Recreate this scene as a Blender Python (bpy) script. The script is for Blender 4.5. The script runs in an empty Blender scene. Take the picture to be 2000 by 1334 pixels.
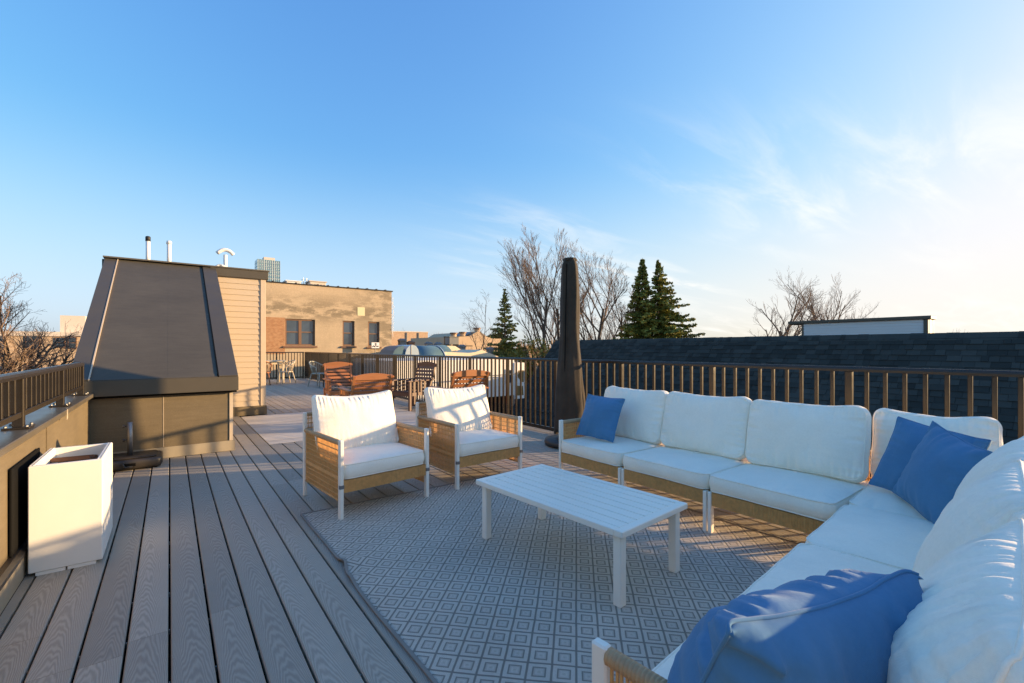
import bpy, bmesh, math, random
from mathutils import Vector, Matrix, noise, Euler

R = math.radians
rnd = random.Random(7)
S = bpy.context.scene
COL = S.collection

# ------------------------------------------------------------------ camera
cam_d = bpy.data.cameras.new("camera")
cam = bpy.data.objects.new("camera", cam_d)
COL.objects.link(cam)
cam.location = (0, 0, 1.3)
cam.rotation_euler = (R(90), 0, R(-36.96))
cam_d.sensor_width = 36
cam_d.lens = 16.0
cam_d.shift_y = 0.0065
cam_d.clip_start = 0.05
cam_d.clip_end = 6000
S.camera = cam

# ------------------------------------------------------------------ light
SUN_EL, SUN_AZ = 9.3, 115.3          # degrees; azimuth clockwise from +Y
sdir = Vector((math.sin(R(SUN_AZ)) * math.cos(R(SUN_EL)), math.cos(R(SUN_AZ)) * math.cos(R(SUN_EL)), math.sin(R(SUN_EL))))
ld = bpy.data.lights.new("sun", 'SUN')
ld.energy = 2.0
ld.angle = R(0.6)
ld.color = (1.0, 0.68, 0.35)
sun = bpy.data.objects.new("sun", ld)
COL.objects.link(sun)
sun.rotation_euler = sdir.to_track_quat('Z', 'Y').to_euler()
sun.location = (20, -10, 20)

S.view_settings.view_transform = 'Standard'
S.view_settings.look = 'None'
S.view_settings.gamma = 1.0
S.view_settings.use_curve_mapping = False
S.view_settings.exposure = 2.40
S.cycles.max_bounces = 6
S.cycles.use_denoising = True

world = bpy.data.worlds.new("World")
S.world = world
world.use_nodes = True
nt = world.node_tree
nt.nodes.clear()
def W(t, **k):
    n = nt.nodes.new(t)
    for a, v in k.items():
        setattr(n, a, v)
    return n
def wl(a, b):
    nt.links.new(a, b)
out = W('ShaderNodeOutputWorld')
bg = W('ShaderNodeBackground')
bg.inputs['Strength'].default_value = 0.145
sky = W('ShaderNodeTexSky', sky_type='NISHITA')
sky.sun_disc = False
sky.sun_elevation = R(SUN_EL)
sky.sun_rotation = R(SUN_AZ)
sky.altitude = 100
sky.air_density = 1.0
sky.dust_density = 2.6
sky.ozone_density = 6.0
tc = W('ShaderNodeTexCoord')
sep = W('ShaderNodeSeparateXYZ')
wl(tc.outputs['Generated'], sep.inputs[0])
def wm(op, a, b=None, c=None):
    n = W('ShaderNodeMath', operation=op)
    for i, x in enumerate((a, b, c)):
        if x is None:
            continue
        if isinstance(x, (int, float)):
            n.inputs[i].default_value = x
        else:
            wl(x, n.inputs[i])
    return n.outputs[0]
zz = wm('ADD', wm('MAXIMUM', sep.outputs['Z'], 0.0), 0.12)
cx = wm('DIVIDE', sep.outputs['X'], zz)
cy = wm('DIVIDE', sep.outputs['Y'], zz)
comb = W('ShaderNodeCombineXYZ')
wl(cx, comb.inputs[0]); wl(cy, comb.inputs[1])
mp = W('ShaderNodeMapping')
mp.inputs['Rotation'].default_value = (0, 0, R(64))
mp.inputs['Scale'].default_value = (0.55, 1.9, 1)
mp.inputs['Location'].default_value = (17.2, 8.8, 0)
wl(comb.outputs[0], mp.inputs[0])
n1 = W('ShaderNodeTexNoise')
n1.inputs['Scale'].default_value = 0.55
n1.inputs['Detail'].default_value = 3
wl(mp.outputs[0], n1.inputs['Vector'])
n2 = W('ShaderNodeTexNoise')
n2.inputs['Scale'].default_value = 1.9
n2.inputs['Detail'].default_value = 9
n2.inputs['Roughness'].default_value = 0.62
n2.inputs['Distortion'].default_value = 0.7
wl(mp.outputs[0], n2.inputs['Vector'])
def wmr(x, a, b, c, d):
    n = W('ShaderNodeMapRange')
    n.interpolation_type = 'SMOOTHSTEP'
    wl(x, n.inputs[0])
    for i, v in enumerate((a, b, c, d)):
        n.inputs[i + 1].default_value = v
    return n.outputs[0]
c1 = wmr(n1.outputs['Fac'], 0.40, 0.60, 0, 1)
c2 = wmr(n2.outputs['Fac'], 0.40, 0.75, 0, 1)
hz = wmr(sep.outputs['Z'], 0.50, 0.12, 0, 1)
side = wm('ADD', wm('MULTIPLY', sep.outputs['X'], 0.80), wm('MULTIPLY', sep.outputs['Y'], -0.60))
cf = wm('MULTIPLY', wm('MULTIPLY', wm('MULTIPLY', c1, c2), hz), wmr(side, -0.30, 0.35, 0, 0.9))
tint = W('ShaderNodeMix', data_type='RGBA', blend_type='MULTIPLY')
tint.inputs['Factor'].default_value = 1.0
wl(sky.outputs[0], tint.inputs[6])
tint.inputs[7].default_value = (0.97, 0.88, 0.93, 1)
veil = wm('MULTIPLY', wmr(sep.outputs["Z"], 0.40, 0.0, 0, 1), 0.62)
# soft shoulder: the brightest part of the sky rolls off instead of clipping
ssep = W('ShaderNodeSeparateColor'); wl(tint.outputs[2], ssep.inputs[0])
scomb = W('ShaderNodeCombineColor')
for ch, kk in enumerate((1.34, 1.33, 1.50)):
    x = ssep.outputs[ch]
    q = wm('POWER', wm('ADD', wm('POWER', wm('DIVIDE', x, kk), 2.2), 1.0), 1 / 2.2)
    wl(wm('DIVIDE', x, q), scomb.inputs[ch])
mixv = W('ShaderNodeMix', data_type='RGBA')
wl(veil, mixv.inputs['Factor'])
wl(scomb.outputs[0], mixv.inputs[6])
vc = W('ShaderNodeMix', data_type='RGBA')
wl(wmr(wm('ADD', wm('MULTIPLY', sep.outputs['X'], sdir.x), wm('MULTIPLY', sep.outputs['Y'], sdir.y)), -0.15, 0.75, 0, 1), vc.inputs['Factor'])
vc.inputs[6].default_value = (1.12, 1.26, 1.38, 1)
vc.inputs[7].default_value = (1.40, 1.30, 1.05, 1)
wl(vc.outputs[2], mixv.inputs[7])
mixc = W('ShaderNodeMix', data_type='RGBA')
wl(cf, mixc.inputs['Factor'])
wl(mixv.outputs[2], mixc.inputs[6])
mixc.inputs[7].default_value = (1.52, 1.47, 1.38, 1)
wl(mixc.outputs[2], bg.inputs['Color'])
wl(bg.outputs[0], out.inputs[0])

# ------------------------------------------------------------------ materials
class N:
    """small node-graph helper"""
    def __init__(self, name):
        self.m = bpy.data.materials.new(name)
        self.m.use_nodes = True
        self.t = self.m.node_tree
        self.b = self.t.nodes['Principled BSDF']
    def n(self, t, **k):
        x = self.t.nodes.new(t)
        for a, v in k.items():
            setattr(x, a, v)
        return x
    def set(self, sock, v):
        if isinstance(v, bpy.types.NodeSocket):
            self.t.links.new(v, sock)
        elif v is not None:
            sock.default_value = v
    def math(self, op, a, b=None, c=None):
        x = self.n('ShaderNodeMath', operation=op)
        for i, v in enumerate((a, b, c)):
            self.set(x.inputs[i], v)
        return x.outputs[0]
    def obj(self):
        return self.n('ShaderNodeTexCoord').outputs['Object']
    def pos(self):
        return self.n('ShaderNodeNewGeometry').outputs['Position']
    def rand(self):
        return self.n('ShaderNodeObjectInfo').outputs['Random']
    def xyz(self, v):
        x = self.n('ShaderNodeSeparateXYZ')
        self.set(x.inputs[0], v)
        return x.outputs
    def cxyz(self, x, y, z=0.0):
        q = self.n('ShaderNodeCombineXYZ')
        for i, v in enumerate((x, y, z)):
            self.set(q.inputs[i], v)
        return q.outputs[0]
    def noise(self, v, scale, detail=4, rough=0.55, dist=0.0):
        x = self.n('ShaderNodeTexNoise')
        self.set(x.inputs['Vector'], v)
        x.inputs['Scale'].default_value = scale
        x.inputs['Detail'].default_value = detail
        x.inputs['Roughness'].default_value = rough
        x.inputs['Distortion'].default_value = dist
        return x.outputs['Fac']
    def scale(self, v, s):
        x = self.n('ShaderNodeMapping')
        self.set(x.inputs[0], v)
        x.inputs['Scale'].default_value = s
        return x.outputs[0]
    def ramp(self, f, stops, const=False):
        x = self.n('ShaderNodeValToRGB')
        self.set(x.inputs[0], f)
        e = x.color_ramp.elements
        while len(e) > 1:
            e.remove(e[-1])
        for i, (p, c) in enumerate(stops):
            q = e[0] if i == 0 else e.new(p)
            q.position = p
            q.color = (*c, 1) if len(c) == 3 else c
        if const:
            x.color_ramp.interpolation = 'CONSTANT'
        return x.outputs[0]
    def rng(self, f, a, b, c, d):
        x = self.n('ShaderNodeMapRange')
        self.set(x.inputs[0], f)
        for i, v in enumerate((a, b, c, d)):
            x.inputs[i + 1].default_value = v
        return x.outputs[0]
    def mix(self, f, a, b, mode='MIX'):
        x = self.n('ShaderNodeMix', data_type='RGBA', blend_type=mode)
        self.set(x.inputs['Factor'], f)
        for s, v in ((x.inputs[6], a), (x.inputs[7], b)):
            self.set(s, (*v, 1) if isinstance(v, tuple) and len(v) == 3 else v)
        return x.outputs[2]
    def hsv(self, col, v):
        x = self.n('ShaderNodeHueSaturation')
        self.set(x.inputs['Color'], col)
        self.set(x.inputs['Value'], v)
        return x.outputs[0]
    def done(self, col, rough=0.6, bump=None, bs=0.2, bd=0.01, metal=0.0, spec=0.5, sheen=0.0):
        self.set(self.b.inputs['Base Color'], (*col, 1) if isinstance(col, tuple) else col)
        self.set(self.b.inputs['Roughness'], rough)
        self.set(self.b.inputs['Metallic'], metal)
        self.b.inputs['Specular IOR Level'].default_value = spec
        if sheen:
            self.b.inputs['Sheen Weight'].default_value = sheen
        if bump is not None:
            x = self.n('ShaderNodeBump')
            x.inputs['Strength'].default_value = bs
            x.inputs['Distance'].default_value = bd
            self.set(x.inputs['Height'], bump)
            self.t.links.new(x.outputs[0], self.b.inputs['Normal'])
        return self.m

def mat_deck(name, base, arcs=1.0):
    g = N(name)
    o = g.xyz(g.obj()); p = g.xyz(g.pos()); r = g.rand()
    L = g.math('ADD', g.math('ADD', p[0], p[1]), g.math('MULTIPLY', r, 37.0))
    x = g.math('ADD', o[0], g.math('MULTIPLY', g.math('SUBTRACT', r, 0.5), 0.05))
    v = g.cxyz(g.math('MULTIPLY', x, 9.0), g.math('MULTIPLY', L, 1.3), g.math('MULTIPLY', r, 9.0))
    wob = g.math('MULTIPLY', g.math('SUBTRACT', g.noise(v, 1.0, 3), 0.5), 9.0)
    wob2 = g.math('MULTIPLY', g.math('SUBTRACT', g.noise(v, 6.0, 2), 0.5), 1.2)
    ph = g.math('ADD', g.math('ADD', g.math('MULTIPLY', L, 13.0), g.math('MULTIPLY', g.math('MULTIPLY', x, x), 1500.0)), g.math('ADD', wob, wob2))
    s = g.math('SINE', g.math('MULTIPLY', ph, 6.283))
    s = g.rng(s, -1, 1, 0, 1)
    fine = g.noise(g.cxyz(g.math('MULTIPLY', o[0], 160.0), g.math('MULTIPLY', L, 6.0)), 1.0, 3)
    blotch = g.noise(g.pos(), 1.6, 5, 0.6)
    col = g.mix(g.math('MULTIPLY', s, 0.62 * arcs), tuple(c * 1.12 for c in base), tuple(c * 0.62 for c in base))
    col = g.mix(g.math('MULTIPLY', fine, 0.25), col, tuple(c * 0.7 for c in base))
    dirt = g.noise(g.pos(), 7.0, 6, 0.7)
    spk = g.rng(g.noise(g.pos(), 55.0, 2, 0.5), 0.70, 0.76, 0.0, 0.22)
    val = g.math('SUBTRACT', g.math('ADD', g.math('ADD', 0.66, g.math('MULTIPLY', r, 0.30)), g.math('ADD', g.math('MULTIPLY', blotch, 0.24), g.math('MULTIPLY', dirt, 0.16))), spk)
    col = g.hsv(col, val)
    h = g.math('ADD', g.math('MULTIPLY', s, arcs), g.math('MULTIPLY', fine, 0.6))
    return g.done(col, g.rng(blotch, 0.2, 0.8, 0.5, 0.72), h, 0.35, 0.0016, spec=0.4)

def mat_rug():
    g = N('woven_rug')
    o = g.xyz(g.obj())
    wv = g.math('MULTIPLY', g.math('SUBTRACT', g.noise(g.obj(), 5.0, 2), 0.5), 0.012)
    k = 1 / math.sqrt(2) / 0.098
    u = g.math('MULTIPLY', g.math('ADD', g.math('ADD', o[0], o[1]), wv), k)
    v = g.math('MULTIPLY', g.math('ADD', g.math('SUBTRACT', o[0], o[1]), wv), k)
    fu = g.math('MULTIPLY', g.math('ABSOLUTE', g.math('SUBTRACT', g.math('FRACT', u), 0.5)), 2.0)
    fv = g.math('MULTIPLY', g.math('ABSOLUTE', g.math('SUBTRACT', g.math('FRACT', v), 0.5)), 2.0)
    m = g.math('MAXIMUM', fu, fv)
    lt, dk, md = (0.80, 0.70, 0.57), (0.26, 0.228, 0.188), (0.58, 0.505, 0.415)
    base = g.ramp(m, [(0.0, md), (0.22, lt), (0.42, md), (0.47, dk), (0.54, dk), (0.59, lt), (0.88, lt), (0.93, dk), (1.0, dk)])
    h1 = g.math('SINE', g.math('MULTIPLY', u, 6.283 * 11))
    h2 = g.math('SINE', g.math('MULTIPLY', v, 6.283 * 11))
    hs = g.math('MULTIPLY', h1, h2)
    hf = g.rng(hs, -1, 1, 0, 1)
    sp = g.noise(g.obj(), 420, 2, 0.7)
    col = g.mix(g.math('MULTIPLY', hf, 0.42), base, dk)
    col = g.mix(g.rng(sp, 0.38, 0.7, 0.0, 0.5), col, dk)
    soil = g.noise(g.obj(), 2.2, 4)
    col = g.hsv(col, g.rng(soil, 0.25, 0.75, 0.86, 1.1))
    hh = g.math('ADD', g.math('MULTIPLY', g.rng(m, 0.86, 0.95, 1, 0), 0.8), g.math('ADD', g.math('MULTIPLY', hf, 0.5), sp))
    return g.done(col, 0.95, hh, 0.5, 0.004, spec=0.15)

def mat_plain(name, col, rough=0.5, nz=0.12, ns=6.0, bs=0.08, bd=0.004, metal=0.0, spec=0.5, fine=60.0, sheen=0.0):
    g = N(name)
    a = g.noise(g.obj(), ns, 5, 0.6)
    b = g.noise(g.obj(), fine, 3, 0.6)
    c = g.hsv((*col, 1), g.rng(a, 0.2, 0.8, 1 - nz, 1 + nz))
    rr = g.rng(a, 0.2, 0.8, max(rough - 0.08, 0.02), min(rough + 0.08, 1))
    return g.done(c, rr, g.math('ADD', b, a), bs, bd, metal, spec, sheen)

def mat_fabric(name, col, weave=900.0, spec=0.2, mott=0.05):
    g = N(name)
    o = g.xyz(g.obj())
    w1 = g.math('SINE', g.math('MULTIPLY', o[0], weave * 2))
    w2 = g.math('SINE', g.math('MULTIPLY', o[1], weave * 2))
    nz = g.noise(g.obj(), 90, 4, 0.65)
    big = g.noise(g.obj(), 5, 4, 0.6)
    sm = g.noise(g.obj(), 28, 4, 0.6, 0.4)
    c = g.hsv((*col, 1), g.math('ADD', g.rng(big, 0.2, 0.8, 1 - mott, 1 + mott), g.rng(nz, 0.2, 0.8, -0.05, 0.05)))
    h = g.math('ADD', g.math('ADD', g.math('MULTIPLY', g.math('MULTIPLY', w1, w2), 0.15), nz), g.math('MULTIPLY', sm, 2.2))
    return g.done(c, 0.9, h, 0.22, 0.003, spec=spec, sheen=0.15)

def mat_wood(name, col, rough=0.5, axis=0):
    g = N(name)
    sc = [22.0, 22.0, 22.0]
    sc[axis] = 1.6
    v = g.scale(g.obj(), tuple(sc))
    a = g.noise(v, 2.0, 5, 0.6, 0.8)
    r = g.rand()
    c = g.mix(a, tuple(x * 1.25 for x in col), tuple(x * 0.62 for x in col))
    c = g.hsv(c, g.math('ADD', 0.82, g.math('MULTIPLY', r, 0.36)))
    return g.done(c, rough, a, 0.25, 0.002)

def mat_rattan(name, col):
    g = N(name)
    a = g.noise(g.obj(), 38, 4, 0.7)
    b = g.noise(g.obj(), 4, 3)
    c = g.mix(a, tuple(x * 1.3 for x in col), tuple(x * 0.6 for x in col))
    c = g.hsv(c, g.rng(b, 0.2, 0.8, 0.85, 1.15))
    return g.done(c, 0.5, a, 0.2, 0.002)

def mat_membrane(name, col):
    g = N(name)
    p = g.obj()
    st = g.noise(g.scale(p, (3, 3, 26)), 1.4, 5, 0.65)
    fi = g.noise(p, 130, 3, 0.7)
    bl = g.noise(p, 1.3, 4, 0.6)
    c = g.mix(g.rng(st, 0.3, 0.7, 0, 0.55), tuple(x * 1.12 for x in col), tuple(x * 0.74 for x in col))
    c = g.mix(g.rng(fi, 0.5, 0.75, 0, 0.4), c, tuple(min(x * 1.8, 1) for x in col))
    c = g.hsv(c, g.rng(bl, 0.25, 0.75, 0.85, 1.15))
    return g.done(c, 0.62, g.math('ADD', fi, st), 0.25, 0.003, spec=0.35)

def mat_stucco():
    g = N('weathered_stucco')
    p = g.obj(); q = g.xyz(p)
    big = g.noise(p, 0.55, 6, 0.65, 0.6)
    pat = g.noise(g.scale(p, (0.8, 0.8, 2.0)), 1.1, 9, 0.72, 0.25)
    ln = g.noise(g.scale(p, (0.35, 0.35, 5.0)), 1.3, 5, 0.65)
    fi = g.noise(p, 14, 5, 0.7)
    c = g.mix(g.rng(big, 0.3, 0.7, 0, 1), (0.56, 0.43, 0.29), (0.43, 0.34, 0.23))
    zone = g.math('MULTIPLY', g.rng(q[2], 2.4, 3.0, 0, 1), g.rng(q[2], 4.1, 3.3, 0, 1))
    zone = g.math('MAXIMUM', zone, g.math('MULTIPLY', g.rng(q[0], 7.0, 9.3, 0, 1), 0.9))
    st = g.math('MULTIPLY', g.ramp(pat, [(0.42, (0, 0, 0)), (0.54, (1, 1, 1))]), zone)
    c = g.mix(g.math('MULTIPLY', st, 0.8), c, (0.19, 0.155, 0.105))
    crack = g.math('ABSOLUTE', g.math('SUBTRACT', pat, 0.46))
    cr = g.math('MULTIPLY', g.rng(crack, 0.0, 0.012, 1, 0), zone)
    c = g.mix(g.math('MULTIPLY', cr, 0.6), c, (0.60, 0.47, 0.32))
    c = g.mix(g.math('MULTIPLY', g.rng(ln, 0.5, 0.75, 0, 1), 0.25), c, (0.30, 0.22, 0.13))
    c = g.hsv(c, g.rng(fi, 0.25, 0.75, 0.88, 1.12))
    return g.done(c, 0.9, g.math('ADD', fi, pat), 0.4, 0.02, spec=0.2)

def mat_brick(name, c1, c2, mortar, sc=4.2):
    g = N(name)
    o = g.xyz(g.obj())
    b = g.n('ShaderNodeTexBrick')
    g.set(b.inputs['Vector'], g.cxyz(g.math('ADD', o[0], o[1]), o[2]))
    b.inputs['Color1'].default_value = (*c1, 1)
    b.inputs['Color2'].default_value = (*c2, 1)
    b.inputs['Mortar'].default_value = (*mortar, 1)
    b.inputs['Scale'].default_value = sc
    b.inputs['Mortar Size'].default_value = 0.018
    fi = g.noise(g.obj(), 9, 5, 0.7)
    c = g.hsv(b.outputs['Color'], g.rng(fi, 0.2, 0.8, 0.7, 1.3))
    return g.done(c, 0.9, b.outputs['Fac'], -0.4, 0.01, spec=0.2)

def mat_shingle():
    g = N('asphalt_shingle')
    r = g.rand()
    fi = g.noise(g.obj(), 300, 3, 0.8)
    bl = g.noise(g.pos(), 1.1, 3)
    at = g.n('ShaderNodeAttribute', attribute_name='tone').outputs['Fac']
    c = g.mix(g.math('ADD', r, at), (0.029, 0.032, 0.029), (0.056, 0.060, 0.054))
    c = g.hsv(c, g.math('MULTIPLY', g.rng(fi, 0.2, 0.8, 0.7, 1.35), g.rng(bl, 0.25, 0.75, 0.85, 1.15)))
    return g.done(c, 0.92, fi, 0.4, 0.002, spec=0.2)

def mat_leaf(name, a, b, rough=0.6):
    g = N(name)
    at = g.n('ShaderNodeAttribute', attribute_name='tone').outputs['Fac']
    c = g.mix(at, a, b)
    return g.done(c, rough, None, spec=0.25)

def mat_glass(name, col=(0.02, 0.03, 0.045), rough=0.04):
    g = N(name)
    v = g.noise(g.obj(), 0.7, 3, 0.6, 0.8)
    return g.done(g.mix(g.rng(v, 0.35, 0.65, 0, 1), col, tuple(c * 2.6 for c in col)), rough, v, 0.03, 0.02, spec=1.0)

M = {}
M['deck'] = mat_deck('composite_deck_board', (0.40, 0.345, 0.27))
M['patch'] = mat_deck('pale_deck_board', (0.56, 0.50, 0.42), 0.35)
M['rug'] = mat_rug()
M['rugedge'] = mat_plain('rug_binding', (0.26, 0.23, 0.195), 0.95, fine=300)
M['white'] = mat_plain('white_powder_coat', (0.90, 0.83, 0.71), 0.38, 0.03, 8, 0.03, 0.001)
M['planter'] = mat_plain('white_planter_plastic', (0.80, 0.77, 0.71), 0.5, 0.03, 5, 0.05, 0.002)
M['fab'] = mat_fabric('off_white_canvas', (0.95, 0.86, 0.72))
M['blue'] = mat_fabric('blue_canvas', (0.075, 0.20, 0.355), mott=0.14)
M['rattan'] = mat_rattan('synthetic_rattan', (0.72, 0.38, 0.13))
M['rattan_rail'] = mat_rattan('rattan_wrap', (0.52, 0.32, 0.16))
M['bronze'] = mat_plain('dark_bronze_paint', (0.032, 0.024, 0.016), 0.30, 0.08, 5, 0.03, 0.001, 0.3, 0.6)
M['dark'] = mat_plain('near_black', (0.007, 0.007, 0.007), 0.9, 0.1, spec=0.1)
M['wall'] = mat_membrane('bronze_membrane', (0.150, 0.118, 0.072))
M['roofmem'] = mat_membrane('brown_roof_membrane', (0.078, 0.068, 0.050))
M['flash'] = mat_plain('brown_metal_flashing', (0.074, 0.063, 0.045), 0.5, 0.12, 3, 0.05, 0.002)
M['cap'] = mat_plain('parapet_cap_metal', (0.13, 0.112, 0.085), 0.35, 0.18, 2.5, 0.05, 0.003, 0.2)
M['curb'] = mat_plain('pale_curb_trim', (0.33, 0.28, 0.20), 0.6, 0.12)
M['siding'] = mat_plain('beige_vinyl_siding', (0.52, 0.42, 0.30), 0.5, 0.06, 3, 0.06, 0.003)
M['trimb'] = mat_plain('beige_trim', (0.55, 0.45, 0.33), 0.5, 0.06)
M['cover'] = mat_fabric('dark_umbrella_cover', (0.050, 0.040, 0.029), mott=0.3)
M['plastic'] = mat_plain('dark_plastic', (0.038, 0.032, 0.026), 0.42, 0.15, 6, 0.08, 0.003)
M['steel'] = mat_plain('galvanised_steel', (0.25, 0.25, 0.25), 0.4, 0.15, 8, metal=0.7)
M['pvc'] = mat_plain('white_pvc', (0.80, 0.79, 0.77), 0.4, 0.04)
M['teak'] = mat_wood('eucalyptus_wood', (0.40, 0.155, 0.055), 0.45, 0)
M['teakv'] = mat_wood('eucalyptus_wood_upright', (0.40, 0.155, 0.055), 0.45, 2)
M['darkwood'] = mat_wood('dark_stained_wood', (0.12, 0.062, 0.045), 0.5, 0)
M['cream'] = mat_plain('cream_painted_wood', (0.66, 0.53, 0.36), 0.5, 0.05)
M['greyc'] = mat_plain('grey_green_painted_metal', (0.38, 0.37, 0.30), 0.5, 0.05)
M['gcush'] = mat_fabric('grey_seat_canvas', (0.11, 0.12, 0.12))
M['stucco'] = mat_stucco()
M['brick'] = mat_brick('old_red_brick', (0.33, 0.15, 0.07), (0.42, 0.22, 0.11), (0.48, 0.35, 0.22), 5.0)
M['tanbrick'] = mat_brick('tan_brick', (0.46, 0.30, 0.19), (0.52, 0.36, 0.24), (0.5, 0.38, 0.27), 1.6)
M['tanwall'] = mat_plain('tan_render', (0.52, 0.38, 0.25), 0.9, 0.14, 0.5, 0.3, 0.02, fine=6)
M['palewall'] = mat_plain('pale_render', (0.62, 0.54, 0.46), 0.9, 0.06, 0.5, fine=6)
M['wframe'] = mat_wood('brown_window_frame', (0.20, 0.105, 0.055), 0.55, 2)
M['glass'] = mat_glass('window_glass')
M['blackcap'] = mat_plain('black_coping', (0.02, 0.018, 0.016), 0.6, 0.2)
M['shingle'] = mat_shingle()
M['vsiding'] = mat_plain('white_siding', (0.62, 0.61, 0.60), 0.55, 0.04, 2, 0.05)
M['memb'] = mat_plain('cream_roof_membrane', (0.72, 0.60, 0.42), 0.7, 0.10, 0.9, 0.2, 0.03, fine=5)
M['whitewall'] = mat_plain('white_painted_cladding', (0.78, 0.74, 0.68), 0.6, 0.04, 1.0)
M['bluemetal'] = mat_plain('blue_grey_metal_roof', (0.085, 0.155, 0.195), 0.45, 0.15, 1.5, metal=0.2)
M['paleblue'] = mat_plain('pale_blue_skylight', (0.42, 0.50, 0.55), 0.3, 0.05)
M['greybox'] = mat_plain('grey_equipment_metal', (0.16, 0.17, 0.18), 0.5, 0.1, 2)
M['ochre'] = mat_plain('ochre_wood_panel', (0.19, 0.125, 0.045), 0.7, 0.2)
M['bark'] = mat_plain('bare_bark', (0.115, 0.082, 0.055), 0.9, 0.25, 3, 0.4, 0.02)
M['twig'] = mat_plain('bare_twig', (0.23, 0.155, 0.105), 0.9, 0.2, 3)
M['spruce'] = mat_leaf('spruce_needles', (0.10, 0.12, 0.028), (0.40, 0.36, 0.075))
M['pine'] = mat_leaf('pine_needles', (0.11, 0.13, 0.04), (0.36, 0.33, 0.09))
M['shrub'] = mat_leaf('shrub_leaves', (0.10, 0.12, 0.02), (0.36, 0.26, 0.05))
M['ground'] = mat_plain('city_ground', (0.10, 0.095, 0.085), 0.95, 0.3, 0.02, fine=0.3)
M['bodywall'] = mat_brick('block_brick', (0.20, 0.12, 0.08), (0.26, 0.16, 0.11), (0.3, 0.25, 0.2), 3)
M['yellow'] = mat_plain('pale_yellow_board', (0.66, 0.60, 0.36), 0.7, 0.03)
M['soil'] = mat_plain('planter_soil', (0.04, 0.03, 0.02), 0.95, 0.3, 20, 0.5, 0.02)
M['terra'] = mat_wood('weathered_red_wood', (0.22, 0.095, 0.05), 0.7, 0)
def mat_tower():
    g = N('tower_curtain_wall')
    o = g.xyz(g.obj())
    a = g.math('FRACT', g.math('MULTIPLY', g.math('ADD', o[0], o[1]), 1 / 3.1))
    b = g.math('FRACT', g.math('MULTIPLY', o[2], 1 / 4.4))
    f = g.math('MAXIMUM', g.math('GREATER_THAN', a, 0.62), g.math('GREATER_THAN', b, 0.72))
    return g.done(g.mix(f, (0.13, 0.29, 0.36), (0.40, 0.47, 0.48)), 0.25, None, spec=0.7)
M['tower'] = mat_tower()

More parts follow.
